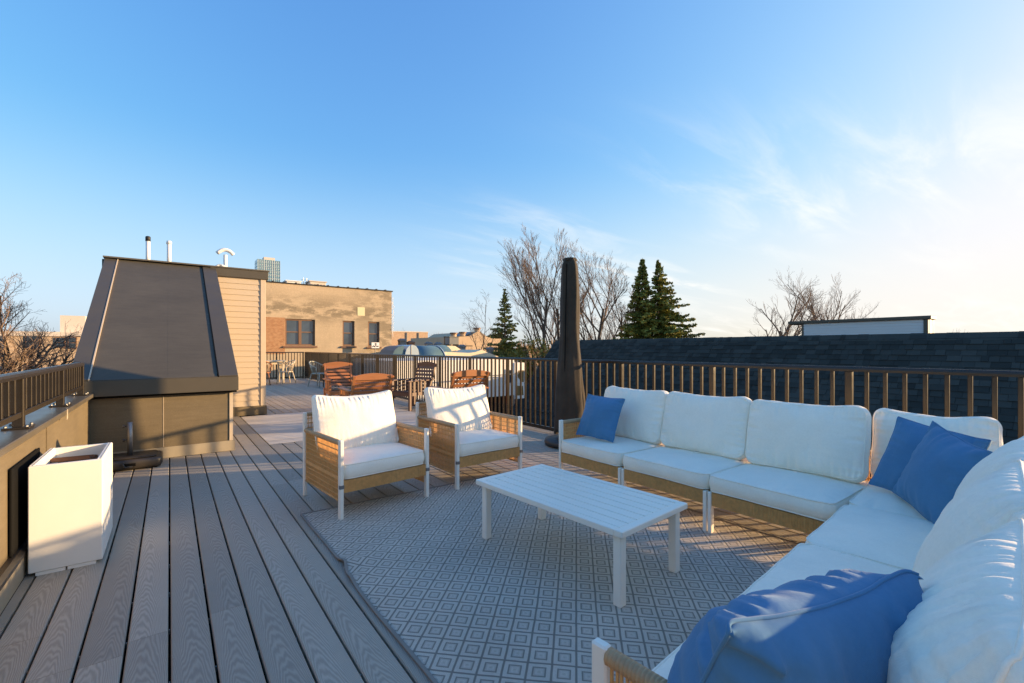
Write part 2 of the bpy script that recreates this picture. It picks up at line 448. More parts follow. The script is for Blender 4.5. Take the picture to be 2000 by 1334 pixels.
# ------------------------------------------------------------------ mesh helpers
class MB:
    def __init__(self):
        self.v = []; self.f = []; self.tone = None
    def add(self, vs, fs):
        o = len(self.v)
        self.v.extend(vs)
        self.f.extend(tuple(i + o for i in f) for f in fs)
    def box(self, x0, x1, y0, y1, z0, z1, m=None):
        vs = [(x, y, z) for z in (z0, z1) for y in (y0, y1) for x in (x0, x1)]
        if m is not None:
            vs = [tuple(m @ Vector(p)) for p in vs]
        self.add(vs, [(0, 2, 3, 1), (4, 5, 7, 6), (0, 1, 5, 4), (2, 6, 7, 3), (0, 4, 6, 2), (1, 3, 7, 5)])
        return self
    def bar(self, a, b, w, h, up=(0, 0, 1)):
        a = Vector(a); b = Vector(b); d = (b - a).normalized()
        up = Vector(up)
        if abs(d.dot(up)) > 0.98:
            up = Vector((0, 1, 0))
        s = d.cross(up).normalized(); u = s.cross(d)
        vs = []
        for p in (a, b):
            for i, j in ((-1, -1), (1, -1), (1, 1), (-1, 1)):
                vs.append(tuple(p + s * (i * w / 2) + u * (j * h / 2)))
        self.add(vs, [(3, 2, 1, 0), (4, 5, 6, 7), (0, 1, 5, 4), (1, 2, 6, 5), (2, 3, 7, 6), (3, 0, 4, 7)])
        return self
    def tube(self, pts, rad, n=8, cap=True):
        pts = [Vector(p) for p in pts]
        k = len(pts)
        if not isinstance(rad, (list, tuple)):
            rad = [rad] * k
        ref = Vector((0, 0, 1))
        d0 = (pts[1] - pts[0]).normalized()
        if abs(d0.dot(ref)) > 0.95:
            ref = Vector((1, 0, 0))
        vs = []; fs = []
        for i, p in enumerate(pts):
            d = (pts[min(i + 1, k - 1)] - pts[max(i - 1, 0)])
            if d.length < 1e-9:
                d = d0
            d = d.normalized()
            s = d.cross(ref)
            if s.length < 1e-4:
                s = d.orthogonal()
            s = s.normalized(); u = d.cross(s).normalized()
            ref = u.cross(d) if False else ref
            for j in range(n):
                a = 2 * math.pi * j / n
                vs.append(tuple(p + (s * math.cos(a) + u * math.sin(a)) * rad[i]))
        for i in range(k - 1):
            for j in range(n):
                a = i * n + j; b = i * n + (j + 1) % n
                fs.append((a, b, b + n, a + n))
        if cap:
            fs.append(tuple(range(n - 1, -1, -1)))
            fs.append(tuple(range((k - 1) * n, k * n)))
        self.add(vs, fs)
        return self
    def lathe(self, prof, n=24, c=(0, 0)):
        vs = []; fs = []
        for r, z in prof:
            for j in range(n):
                a = 2 * math.pi * j / n
                vs.append((c[0] + r * math.cos(a), c[1] + r * math.sin(a), z))
        for i in range(len(prof) - 1):
            for j in range(n):
                a = i * n + j; b = i * n + (j + 1) % n
                fs.append((a, b, b + n, a + n))
        fs.append(tuple(range(n - 1, -1, -1)))
        fs.append(tuple(range((len(prof) - 1) * n, len(prof) * n)))
        self.add(vs, fs)
        return self
    def prism(self, poly, y0, y1, axis='y'):
        k = len(poly)
        def P(a, b, t):
            return {'y': (a, t, b), 'x': (t, a, b), 'z': (a, b, t)}[axis]
        vs = [P(a, b, y0) for a, b in poly] + [P(a, b, y1) for a, b in poly]
        fs = [tuple(range(k)), tuple(range(2 * k - 1, k - 1, -1))]
        for i in range(k):
            j = (i + 1) % k
            fs.append((i, i + k, j + k, j))
        self.add(vs, fs)
        return self
    def mesh(self, name, mat, smooth=False, bevel=0.0, fixn=True):
        me = bpy.data.meshes.new(name)
        me.from_pydata(self.v, [], self.f)
        if self.tone is not None:
            at = me.attributes.new('tone', 'FLOAT', 'FACE')
            at.data.foreach_set('value', self.tone)
        if bevel or fixn:
            bm = bmesh.new(); bm.from_mesh(me)
            if fixn:
                bmesh.ops.recalc_face_normals(bm, faces=bm.faces)
            if bevel:
                bmesh.ops.bevel(bm, geom=list(bm.edges), offset=bevel, segments=1, affect='EDGES', clamp_overlap=True)
            bm.to_mesh(me); bm.free()
        if smooth:
            me.polygons.foreach_set('use_smooth', [True] * len(me.polygons))
        me.materials.append(mat)
        return me

def link(name, me, parent=None):
    o = bpy.data.objects.new(name, me)
    COL.objects.link(o)
    if parent is not None:
        o.parent = parent
    return o

def obj(name, mb, mat, parent=None, smooth=False, bevel=0.0, fixn=True):
    return link(name, mb.mesh(name, mat, smooth, bevel, fixn), parent)

def tag(o, label=None, cat=None, group=None, kind=None):
    if label: o['label'] = label
    if cat: o['category'] = cat
    if group: o['group'] = group
    if kind: o['kind'] = kind
    return o

def thing(name, label, cat, loc=(0, 0, 0), rz=0.0, group=None):
    o = bpy.data.objects.new(name, None)
    o.empty_display_size = 0.1
    COL.objects.link(o)
    o.location = loc
    o.rotation_euler = (0, 0, rz)
    return tag(o, label, cat, group)

def copy_tree(o, parent=None):
    c = o.copy(); COL.objects.link(c)
    c.parent = parent
    for ch in list(o.children):
        copy_tree(ch, c)
    return c

def bx(x0, x1, y0, y1, z0, z1):
    return MB().box(x0, x1, y0, y1, z0, z1)

# ------------------------------------------------------------------ ground and the building below the deck
g = obj('ground', MB().box(-3000, 3000, -3000, 3000, -10, -9), M['ground']); tag(g, kind='structure')
g['label'] = 'grey city ground far below the roofs'
body = thing('apartment_house', 'brick apartment house carrying the roof deck', 'building')
obj('wall', bx(-1.05, 4.86, -4.0, 21.25, -9, -0.32), M['bodywall'], body)
obj('deck_fascia', bx(4.84, 4.88, -4.0, 21.25, -0.32, -0.01), M['flash'], body)

# ------------------------------------------------------------------ deck
deck = obj('deck', bx(-0.70, 4.83, -4.0, 21.2, -0.31, -0.075), M['dark']); tag(deck, 'grey composite roof deck of long narrow boards', kind='structure')
def board_mesh(name, w, mat):
    h = w / 2; c = 0.0045
    prof = [(-h, -0.028), (h, -0.028), (h, -0.014), (h - 0.004, -0.012), (h - 0.004, -0.009), (h, -0.007), (h, -c), (h - c, 0), (-h + c, 0), (-h, -c)]
    return MB().prism(prof, -0.5, 0.5).mesh(name, mat)
P = 0.153
bm_deck = board_mesh('board', P - 0.010, M['deck'])
bm_patch = board_mesh('pale_board', 0.1525, M['patch'])
def lay(me, x, y0, y1, rot=0.0):
    o = link('board', me, deck)
    if rot:
        o.location = ((y0 + y1) / 2, x, 0)
        o.rotation_euler = (0, 0, rot)
    else:
        o.location = (x, (y0 + y1) / 2, 0)
    o.scale = (1, y1 - y0, 1)
    return o
joints = {-3: 2.55, 4: 2.64}
for i in range(-4, 32):
    x = (i + 0.5) * P
    segs = []
    if x < 0.66:
        segs = [(-3.5, 6.75)]
    elif x < 1.05:
        segs = [(-3.5, 10.12)] if x < 0.95 else [(-3.5, 10.12)]
    elif x < 3.98:
        segs = [(-3.5, 6.88), (10.02 if x > 1.6 else 10.12, 21.1)]
        if x < 1.53: segs = [(-3.5, 6.88)]
    else:
        segs = [(-3.5, 21.1)]
    for (a, b) in segs:
        cuts = [a]
        if i in joints and a < joints[i] < b:
            cuts.append(joints[i])
            t = joints[i] + 3.66
        else:
            t = a + rnd.uniform(1.0, 4.9)
            if a < 0: t = rnd.uniform(-2.5, 0.2) if rnd.random() < .5 else rnd.uniform(4.0, 5.6)
        while t < b - 0.6:
            cuts.append(t); t += rnd.choice((3.66, 4.88))
        cuts.append(b)
        for p, q in zip(cuts, cuts[1:]):
            if q - p > 0.01:
                lay(bm_deck, x, p + 0.001, q - 0.001)
o = link('board', MB().prism([(-.656, -.028), (-.616, -.028), (-.616, 0), (-.656, 0)], -3.5, 6.75).mesh('edge_board', M['deck']), deck)
# pale boards laid crosswise in front of the stair house
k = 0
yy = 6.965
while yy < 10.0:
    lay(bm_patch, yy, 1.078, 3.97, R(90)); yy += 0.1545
lay(bm_deck, 1.56, 0, 0).hide_render = True if False else False
bpy.data.objects.remove(deck.children[-1])
clips = MB()
for i in range(-3, 31):
    for q in range(0, 14):
        y = -0.6 + q * 0.405 + rnd.uniform(-.01, .01)
        if i * P > 3.3: break
        clips.box(i * P - 0.0022, i * P + 0.0022, y - 0.003, y + 0.003, -0.030, -0.0085)
c = obj('deck_clip', clips, M['steel'], deck); tag(c, kind='stuff')

# ------------------------------------------------------------------ left parapet wall with railing
par = thing('parapet_wall', 'low brown parapet wall with metal cap behind the white planter', 'wall', (0, 0, 0))
obj('wall_face', bx(-1.02, -0.70, -3.9, 6.72, -0.3, 0.765), M['wall'], par)
obj('cap', MB().prism([(-1.05, 0.768), (-1.05, 0.815), (-0.655, 0.808), (-0.655, 0.768)], -3.9, 6.70), M['cap'], par, bevel=0.004)
obj('baseboard', bx(-0.699, -0.658, -3.9, 6.70, 0.002, 0.125), M['curb'], par)
obj('trim_strip', MB().prism([(-0.699, 0.128), (-0.652, 0.128), (-0.652, 0.150), (-0.672, 0.162), (-0.699, 0.162)], -3.9, 6.70), M['plastic'], par)
obj('wall_seam', bx(-0.6995, -0.694, 4.56, 4.565, 0.165, 0.76), M['wall'], par)
for y in (3.1, 5.05):
    obj('sealant_drip', MB().prism([(y, 0.812), (y + .012, 0.812), (y + .016, 0.74), (y - .02, 0.728)], -0.6548, -0.652, 'x'), M['trimb'], par)

baluster_w = 0.026
def railing(name, label, a, b, z0, ztop, zb, zt, posts, nb, plates=False, group=None, postw=0.05):
    """railing along a->b (xy); posts = list of distances; nb balusters between posts"""
    a = Vector((*a, 0)); b = Vector((*b, 0)); L = (b - a).length
    ang = math.atan2((b - a).y, (b - a).x)
    t = thing(name, label, 'railing', (a.x, a.y, 0), ang, group)
    # rounded handrail: profile in (across, up) extruded along local x
    h = ztop - zt
    pr = [(-.026, zt), (.026, zt), (.026, zt + h * .45), (.020, zt + h * .8), (.009, ztop), (-.009, ztop), (-.020, zt + h * .8), (-.026, zt + h * .45)]
    obj('top_rail', MB().prism(pr, posts[0] - .03, posts[-1] + .03, 'x'), M['bronze'], t)
    me_p = bx(-postw / 2, postw / 2, -postw / 2, postw / 2, z0, zt - .001).mesh('post', M['bronze'], bevel=.003)
    me_b = bx(-baluster_w / 2, baluster_w / 2, -baluster_w / 2, baluster_w / 2, zb[1] + .001, zt - .001).mesh('baluster', M['bronze'], bevel=.002)
    for i, p in enumerate(posts):
        o = link('post', me_p, t); o.location = (p, 0, 0)
        if plates:
            pl = obj('base_plate', bx(-.075, .075, -.06, .06, z0, z0 + .012), M['bronze'], o, bevel=.002)
            bo = MB()
            for sx in (-.06, .06):
                for sy in (-.045, .045):
                    bo.lathe([(.009, z0 + .013), (.009, z0 + .020), (.004, z0 + .024)], 6, (sx, sy))
            bo_ = obj('bolt', bo, M['steel'], o); bo_['kind'] = 'stuff'
        if i + 1 < len(posts):
            q = posts[i + 1]
            obj('bottom_rail', bx(p + postw / 2 + .001, q - postw / 2 - .001, -.019, .019, zb[0], zb[1]), M['bronze'], t, bevel=.002)
            n = nb if not callable(nb) else nb(q - p)
            for j in range(n):
                o = link('baluster', me_b, t); o.location = (p + (q - p) * (j + 1) / (n + 1), 0, 0)
    return t
pl = [-1.27, .06, 1.38, 2.71, 4.04, 5.37, 6.48]
railing('parapet_railing', 'bronze metal railing bolted on top of the brown parapet cap', (-.738, 0), (-.738, 7), .811, 1.155, (.878, .912), 1.115, pl, lambda d: 9 if d > 1.2 else 8, True, postw=.05)
pr_ = [-2.33, -1.09, .15, 1.39, 2.63, 3.87, 5.12, 6.36, 7.6, 8.84, 10.08, 11.32, 12.56, 13.8, 15.04, 16.28, 17.52, 18.76, 20.0, 21.1]
railing('deck_railing', 'long bronze metal deck railing running behind the white sofa', (4.69, 0), (4.69, 22), -.05, 1.142, (.030, .084), 1.100, pr_, lambda d: 9)
railing('end_railing', 'short bronze railing closing the far end of the deck', (1.45, 21.1), (4.63, 21.1), -.05, 1.142, (.030, .084), 1.100, [0, 1.06, 2.12, 3.15], lambda d: 8)

# ------------------------------------------------------------------ sloped stair bulkhead and siding stair house
bk = thing('stair_bulkhead', 'dark brown sloped roof bulkhead with overhanging fascia beside the parapet', 'bulkhead', (0, 6.7, 0))
zf0, zf1 = 0.772, 0.945
X0, X1 = -0.86, 0.66
def yz(prof, x0, x1):
    return MB().prism(prof, x0, x1, 'x')
obj('front_wall', bx(X0 + .02, X1 - .055, 0.065, 0.16, 0.13, zf0 - .03), M['wall'], bk)
obj('wall_seam', bx(-.06, -.055, 0.062, 0.066, 0.135, zf0 - .035), M['trimb'], bk)
obj('corner_trim', bx(X1 - .053, X1 - .015, 0.055, 0.17, 0.132, zf0 - .032), M['trimb'], bk)
obj('curb', bx(X0, X1 + .005, 0.055, 0.12, 0.002, 0.13), M['curb'], bk)
obj('side_wall', MB().prism([(0.17, 0.0), (3.36, 0.0), (3.36, 2.72), (0.17, 0.92)], X0 + .05, X1 - .04, 'x'), M['wall'], bk)
obj('soffit', bx(X0, X1 + .02, 0.0, 0.17, zf0 - .028, zf0 - .003), M['dark'], bk)
obj('fascia', bx(X0 - .01, X1 + .035, -0.055, -0.015, zf0 - .002, zf1), M['flash'], bk, bevel=.004)
obj('fascia_return', bx(X1 + .005, X1 + .034, -0.014, 0.55, zf0 - .002, zf1 - .005), M['flash'], bk)
y0s, z0s, y1s, z1s = -0.05, 0.948, 3.43, 2.80
slope = math.atan2(z1s - z0s, y1s - y0s)
def slab(x0, x1, t0, t1, off0, off1):
    n = Vector((0, -math.sin(slope), math.cos(slope)))
    d = Vector((0, y1s - y0s, z1s - z0s))
    pts = []
    for off in (off0, off1):
        for (x, t) in ((x0, t0), (x1, t0), (x1, t1), (x0, t1)):
            p = Vector((x, y0s, z0s)) + d * t + n * off
            pts.append(tuple(p))
    m = MB(); m.add(pts, [(3, 2, 1, 0), (4, 5, 6, 7), (0, 1, 5, 4), (1, 2, 6, 5), (2, 3, 7, 6), (3, 0, 4, 7)])
    return m
XL, XR = X0, X1 + .03
obj('roof_sheet', slab(XL + .165, -.0201, 0.018, 1, -.03, .0), M['roofmem'], bk)
obj('roof_sheet', slab(-.0198, XR - .215, 0.018, 1, -.03, .0005), M['roofmem'], bk)
obj('roof_sheet', slab(XL + .17, XR - .22, 0.0, 0.017, -.03, .003), M['roofmem'], bk)
obj('edge_flashing', slab(XL, XL + .16, 0, 1, -.05, .012), M['flash'], bk, bevel=.003)
obj('edge_flashing', slab(XR - .205, XR, 0, 1, -.05, .014), M['flash'], bk, bevel=.003)
obj('seam_strip', slab(XL + .16, XL + .172, 0, 1, -.03, .018), M['trimb'], bk)
obj('seam_strip', slab(XR - .214, XR - .206, 0, 1, -.03, .016), M['dark'], bk)

sh = thing('stair_house', 'beige siding stair house with brown roof edge behind the sloped bulkhead', 'stair house', (0, 10.12, 0))
obj('wall', bx(-.88, 1.50, 0.02, 3.4, 0.0, 2.66), M['siding'], sh)
nsid = 23; e = (2.645 - .175) / nsid
lap = MB().prism([(0.0185, 0), (-.014, 0), (-.001, e + .004), (0.0185, e + .004)], 0.60, 1.425, 'x').mesh('siding_board', M['siding'])
for i in range(nsid):
    o = link('siding_board', lap, sh); o.location = (0, 0, .175 + i * e)
sidel = MB()
for i in range(nsid):
    sidel.prism([(1.50, .175 + i * e), (1.513, .175 + i * e), (1.502, .175 + (i + 1) * e), (1.50, .175 + (i + 1) * e)], .03, 3.4, 'y')
obj('side_siding', sidel, M['siding'], sh)
obj('corner_trim', bx(1.428, 1.518, -.025, .0185, .172, 2.645), M['trimb'], sh, bevel=.003)
obj('corner_trim', bx(1.5015, 1.522, .019, .11, .172, 2.645), M['trimb'], sh, bevel=.003)
obj('base_trim', bx(.62, 1.535, -.035, .018, .002, .17), M['wall'], sh)
obj('roof_edge', bx(.60, 1.56, -.05, 3.5, 2.648, 2.805), M['flash'], sh, bevel=.006)
obj('roof_edge', bx(-.90, .598, 0.04, 3.5, 2.64, 2.79), M['flash'], sh, bevel=.006)
obj('roof_cap', bx(-.88, 1.575, -.065, 3.52, 2.807, 2.83), M['cap'], sh)
obj('wall_box', bx(.655, .745, -.045, -.016, 1.05, 1.55), M['flash'], sh, bevel=.004)

def pipe(name, label, x, y, ztop, r, cap=None, kind=0):
    t = thing(name, label, 'vent pipe', (x, y, 2.83), 0, 'white pipes on the stair house roof')
    m = MB()
    if kind == 0:
        m.tube([(0, 0, 0), (0, 0, ztop)], r, 14)
        obj('pipe', m, M['pvc'], t, True)
        obj('collar', MB().lathe([(r * 1.7, 0), (r * 1.5, .03), (r * 1.06, .05)], 14), M['plastic'], t, True)
        if cap:
            obj('cap', MB().lathe([(r * 1.12, ztop + .001), (r * 1.15, ztop + .085), (r * .7, ztop + .10)], 14), M[cap], t, True)
        else:
            obj('rim', MB().lathe([(r * 1.2, ztop - .05), (r * 1.25, ztop - .01), (r * 1.0, ztop + .012)], 14), M['pvc'], t, True)
    elif kind == 1:
        m.tube([(0, 0, 0), (0, 0, ztop)], r, 14)
        obj('pipe', m, M['pvc'], t, True)
        c = MB()
        pts = [(-.15 + .30 * i / 10, 0, ztop + .02 + .09 * (1 - ((i - 5) / 5) ** 2) - .0) for i in range(11)]
        c.tube(pts, r * 1.05, 12)
        obj('elbow', c, M['pvc'], t, True)
    else:
        pts = [(-.12 * math.cos(math.pi * i / 10) , 0, .05 + .17 * math.sin(math.pi * i / 10)) for i in range(11)]
        pts = [(pts[0][0], 0, 0)] + pts
        m.tube(pts, r, 12)
        obj('pipe', m, M['pvc'], t, True)
    return t
pipe('vent_pipe', 'tall white vent pipe with black cap on the stair house roof', -.34, 11.5, .58, .037, 'blackcap')
pipe('vent_pipe', 'plain white vent pipe with open rim, second on the stair house roof', -.008, 11.5, .62, .037)
pipe('vent_pipe', 'white vent pipe with two drooping elbows like a mushroom', .957, 11.5, .47, .038, kind=1)
pipe('vent_pipe', 'small white gooseneck pipe bent over beside the mushroom vent', .86, 11.35, .2, .026, kind=2)
pipe('vent_pipe', 'very short white stub pipe at the right end of the stair house roof', 1.38, 11.5, .08, .06)

# ------------------------------------------------------------------ planter, dark band slab, umbrella stand
pt = thing('planter', 'tall square white planter box standing by the parapet', 'planter', (-.4825, 4.005, 0), R(0))
w, d, zt = .158, .305, .628
m = MB()
def ring(m, w, d, z0, z1, t):
    m.box(-w, w, -d, -d + t, z0, z1); m.box(-w, w, d - t, d, z0, z1)
    m.box(-w, -w + t, -d + t, d - t, z0, z1); m.box(w - t, w, -d + t, d - t, z0, z1)
obj('front_panel', bx(-w, w, -d, -d + .03, .02, zt), M['planter'], pt, bevel=.004)
obj('back_panel', bx(-w, w, d - .03, d, .02, zt), M['planter'], pt, bevel=.004)
obj('side_panel', bx(-w, -w + .03, -d + .031, d - .031, .02, zt - .002), M['planter'], pt, bevel=.003)
obj('side_panel', bx(w - .03, w, -d + .031, d - .031, .02, zt - .002), M['planter'], pt, bevel=.003)
m = MB()
for s in (-1, 1):
    m.box(s * (w - .008) - .003, s * (w - .008) + .003, -d + .02, d - .02, zt - .003, zt + .004)
    m.box(s * (w - .020) - .003, s * (w - .020) + .003, -d + .02, d - .02, zt - .003, zt + .004)
obj('rim_ridge', m, M['planter'], pt)
obj('foot', bx(-w + .03, -.005, -d + .003, -d + .03, .0005, .019), M['planter'], pt)
obj('foot', bx(.004, w - .03, -d + .003, -d + .03, .0005, .019), M['planter'], pt)
obj('foot', bx(-w + .03, w - .03, d - .06, d - .02, .0005, .019), M['planter'], pt)
obj('soil', bx(-w + .032, w - .032, -d + .033, d - .033, .30, .40), M['soil'], pt)
wp = MB()
for i in range(4):
    wp.box(-.055 + i * .025, -.033 + i * .025, -.115, .115, -.006 - abs(i - 1.5) * .008, .016 - abs(i - 1.5) * .008)
o = obj('wooden_offcut', wp, M['terra']); tag(o, 'broken piece of reddish weathered wood lying inside the white planter', 'wood')
o.location = (-.49, 4.10, .578); o.rotation_euler = (R(-4), R(16), R(62))
o = obj('dark_band_slab', bx(-.694, -.682, 3.60, 4.27, .165, .645), M['dark'], bevel=.003); tag(o, 'flat black slab forming the dark band between parapet and planter', 'panel')  # thin near-black slab added for the dark band on the wall

us = thing('umbrella_stand', 'empty brown plastic umbrella stand with short grey pole', 'umbrella stand', (-.345, 6.49, 0))
def round_slab(w, d, z0, z1, r, taper=.02):
    m = MB()
    prof = []
    for zz_, ins in ((z0, taper), (z0 + (z1 - z0) * .35, 0), (z0 + (z1 - z0) * .75, 0), (z1 - .006, taper * .4), (z1, taper)):
        row = []
        for cx_, cy_, a0 in ((w - r, d - r, 0), (-w + r, d - r, 90), (-w + r, -d + r, 180), (w - r, -d + r, 270)):
            for k in range(6):
                a = R(a0 + 18 * k)
                row.append((cx_ + (r - ins) * math.cos(a), cy_ + (r - ins) * math.sin(a), zz_))
        prof.append(row)
    n = len(prof[0]); vs = [p for row in prof for p in row]; fs = []
    for i in range(len(prof) - 1):
        for j in range(n):
            a = i * n + j; b = i * n + (j + 1) % n
            fs.append((a, b, b + n, a + n))
    fs.append(tuple(range(n - 1, -1, -1))); fs.append(tuple(range((len(prof) - 1) * n, len(prof) * n)))
    m.add(vs, fs); return m
obj('base', round_slab(.285, .215, .012, .115, .06), M['plastic'], us, True)
obj('lid', round_slab(.235, .165, .1155, .135, .05, .008), M['plastic'], us, True)
obj('handle_recess', bx(-.04, .06, -.2165, -.19, .045, .082), M['dark'], us, bevel=.004)
obj('handle', MB().tube([(-.045, -.214, .09), (-.045, -.226, .07), (-.03, -.228, .045), (.03, -.228, .045)], .008, 8), M['plastic'], us, True)
for sx in (-.2, .2):
    obj('foot', bx(sx - .03, sx + .03, -.17, .17, 0, .0115), M['dark'], us)
obj('pole', MB().tube([(0, 0, .136), (0, 0, .49)], .024, 18), M['steel'], us, True)
for z in (.30, .45):
    kb = MB().tube([(-.024, 0, z), (-.042, 0, z)], .006, 8)
    kb.tube([(-.042, 0, z), (-.062, 0, z)], .016, 10)
    obj('knob', kb, M['plastic'], us)

# ------------------------------------------------------------------ cushions
def cushion_mesh(name, w, d, h, r, pt_, pb_, seed, mat, wr=.006, ga=.004, gl=.09, gf=26., sag=0., bulge=.012, nu=44, nv=36, knife=0., exp=3.0, pinch=0.):
    """soft box: w x d plan, h thick, rounded corners r; knife>0 gives a scatter-cushion edge"""
    def plan(u, v):
        x, y = u * w / 2, v * d / 2
        if r > 0:
            ix, iy = w / 2 - r, d / 2 - r
            if abs(x) > ix and abs(y) > iy:
                a, b = (abs(x) - ix) / r, (abs(y) - iy) / r
                a, b = a * math.sqrt(1 - b * b / 2), b * math.sqrt(1 - a * a / 2)
                x = math.copysign(ix + a * r, x); y = math.copysign(iy + b * r, y)
        if knife:
            x, y = x * (1 - knife * (1 - v * v)), y * (1 - knife * (1 - u * u))
        if sag:
            y -= sag * (1 - u * u) * max(0, (v + .3) / 1.3)
        n1_ = noise.noise(Vector((u * 2.1 + seed, v * 2.1, seed * .7)))
        n2_ = noise.noise(Vector((u * 2.1, v * 2.1 + seed, seed * 1.3 + 5)))
        return x + n1_ * .006, y + n2_ * .006
    # denser sampling toward the edges
    def grid(n):
        return [math.sin(math.pi / 2 * (-1 + 2 * i / n)) * .35 + (-1 + 2 * i / n) * .65 for i in range(n + 1)]
    U, V = grid(nu), grid(nv)
    def hz_(u, v, side):
        pf = pt_ if side > 0 else pb_
        f = max(0, 1 - abs(u) ** exp) ** .75 * max(0, 1 - abs(v) ** exp) ** .75
        z = h / 2 + pf * f
        dx, dy = (1 - abs(u)) * w / 2, (1 - abs(v)) * d / 2
        sx, sy = u * w / 2, v * d / 2
        big = noise.noise(Vector((sx * 4 + seed * 3.1, sy * 4, seed + side)))
        mid = noise.noise(Vector((sx * 11 + seed, sy * 7, seed * 2 + side)))
        z += wr * (big * 1.3 + mid * .5) * min(1, f * 1.6)
        e1 = math.exp(-dy / gl) * (1 - math.exp(-dy / .012)) if dy > 0 else 0
        e2 = math.exp(-dx / gl) * (1 - math.exp(-dx / .012)) if dx > 0 else 0
        z += ga * e1 * (1 - abs(noise.noise(Vector((sx * gf, seed, dy * 4 + side)))) * 3.2)
        z += ga * (.35 if gf > 32 else 1) * e2 * (1 - abs(noise.noise(Vector((sy * gf, seed + 9, dx * 4 + side)))) * 3.2)
        if pinch:
            z -= pinch * math.exp(-(sx * sx + (sy - d * .1) ** 2) / .012)
        return side * z
    mb = MB(); idx = {}
    for side in (1, -1):
        for j, v in enumerate(V):
            for i, u in enumerate(U):
                x, y = plan(u, v)
                idx[side, i, j] = len(mb.v)
                mb.v.append((x, y, hz_(u, v, side)))
    for j in range(nv):
        for i in range(nu):
            a, b, c_, d_ = idx[1, i, j], idx[1, i + 1, j], idx[1, i + 1, j + 1], idx[1, i, j + 1]
            mb.f.append((a, b, c_, d_))
            a, b, c_, d_ = idx[-1, i, j], idx[-1, i + 1, j], idx[-1, i + 1, j + 1], idx[-1, i, j + 1]
            mb.f.append((d_, c_, b, a))
    per = [(i, 0) for i in range(nu)] + [(nu, j) for j in range(nv)] + [(i, nv) for i in range(nu, 0, -1)] + [(0, j) for j in range(nv, 0, -1)]
    rows = [[idx[1, i, j] for i, j in per]]
    NS = 5 if h > .03 else 1
    for k in range(1, NS):
        t = k / NS; row = []
        for q, (i, j) in enumerate(per):
            a = Vector(mb.v[idx[1, i, j]]); b = Vector(mb.v[idx[-1, i, j]])
            p = a.lerp(b, t)
            nrm = Vector((p.x / (w / 2), p.y / (d / 2), 0))
            mx = max(abs(nrm.x), abs(nrm.y)); nrm = Vector((math.copysign(abs(nrm.x) ** 8, nrm.x), math.copysign(abs(nrm.y) ** 8, nrm.y), 0))
            if nrm.length > 1e-6: nrm.normalize()
            wob = noise.noise(Vector((p.x * 9 + seed, p.y * 9, t * 2 + seed))) * .005
            row.append(len(mb.v)); mb.v.append(tuple(p + nrm * (bulge * math.sin(math.pi * t) + wob)))
        rows.append(row)
    rows.append([idx[-1, i, j] for i, j in per])
    n = len(per)
    for k in range(len(rows) - 1):
        for q in range(n):
            q2 = (q + 1) % n
            mb.f.append((rows[k][q2], rows[k][q], rows[k + 1][q], rows[k + 1][q2]))
    me = mb.mesh(name, mat, True, fixn=True)
    loops = ([mb.v[i] for i in rows[0]], [mb.v[i] for i in rows[-1]])
    return me, loops

def piping(parent, loops, mat, r=.0055, both=True):
    m = MB()
    for lp in (loops if both else loops[:1]):
        pts = [Vector(p) for p in lp]
        n = len(pts); ns = 6; base = len(m.v)
        for i, p in enumerate(pts):
            d = (pts[(i + 1) % n] - pts[i - 1]).normalized()
            s = d.cross(Vector((0, 0, 1))).normalized(); u = s.cross(d)
            for j in range(ns):
                a = 2 * math.pi * j / ns
                m.v.append(tuple(p + (s * math.cos(a) + u * math.sin(a)) * r))
        for i in range(n):
            for j in range(ns):
                a, b = base + i * ns + j, base + i * ns + (j + 1) % ns
                c_, d_ = base + ((i + 1) % n) * ns + (j + 1) % ns, base + ((i + 1) % n) * ns + j
                m.f.append((a, b, c_, d_))
    return obj('piping', m, mat, parent, True)

def cushion(name, parent, loc, rot, mat, seed, pipe_=True, **k):
    me, lp = cushion_mesh(name, seed=seed, mat=mat, **k)
    o = link(name, me, parent)
    o.location = loc; o.rotation_euler = rot
    if pipe_:
        piping(o, lp, mat, .0045, both=k.get('h', .1) > .03)
    return o

# ------------------------------------------------------------------ rattan
def weave_panel(L, H, dx=.0135, dz=.040, tv=.0065, th=.008, thick=.006, bands=()):
    """woven lattice in the local x-z plane, x 0..L, z 0..H"""
    m = MB()
    n = max(2, int(L / dx))
    for i in range(n + 1):
        x = L * i / n; o = (i % 2 - .5) * .003
        m.box(x - tv / 2, x + tv / 2, -thick / 2 + o, thick / 2 + o, 0, H)
    k = max(2, int(H / dz))
    for j in range(k + 1):
        z = H * j / k
        m.box(0, L, -thick * .8, thick * .8, z - th / 2, z + th / 2)
    for b in bands:
        m.box(0, L, -thick, thick, b - .014, b + .014)
    return m
def cord_band(L, z0, z1, t=.03, pitch=.0085):
    m = MB(); n = int(L / pitch)
    for i in range(n):
        x = L * i / n; w_ = L / n
        j = rnd.uniform(-.0008, .0008)
        m.prism([(x + .0006, -t / 2), (x + w_ * .5, -t / 2 - .0028 + j), (x + w_ - .0006, -t / 2), (x + w_ - .0006, t / 2), (x + w_ * .5, t / 2 + .0028), (x + .0006, t / 2)], z0, z1, 'z')
    return m
def wrapped_rail(a, b, r=.021, pitch=.0105):
    a, b = Vector(a), Vector(b); L = (b - a).length; n = int(L / pitch)
    pts = []; rad = []
    for i in range(n):
        for f, k in ((.05, .86), (.3, 1.0), (.7, 1.0), (.95, .86)):
            pts.append(a.lerp(b, (i + f) / n)); rad.append(r * k)
    return MB().tube(pts, rad, 10)
ap_mesh = {}
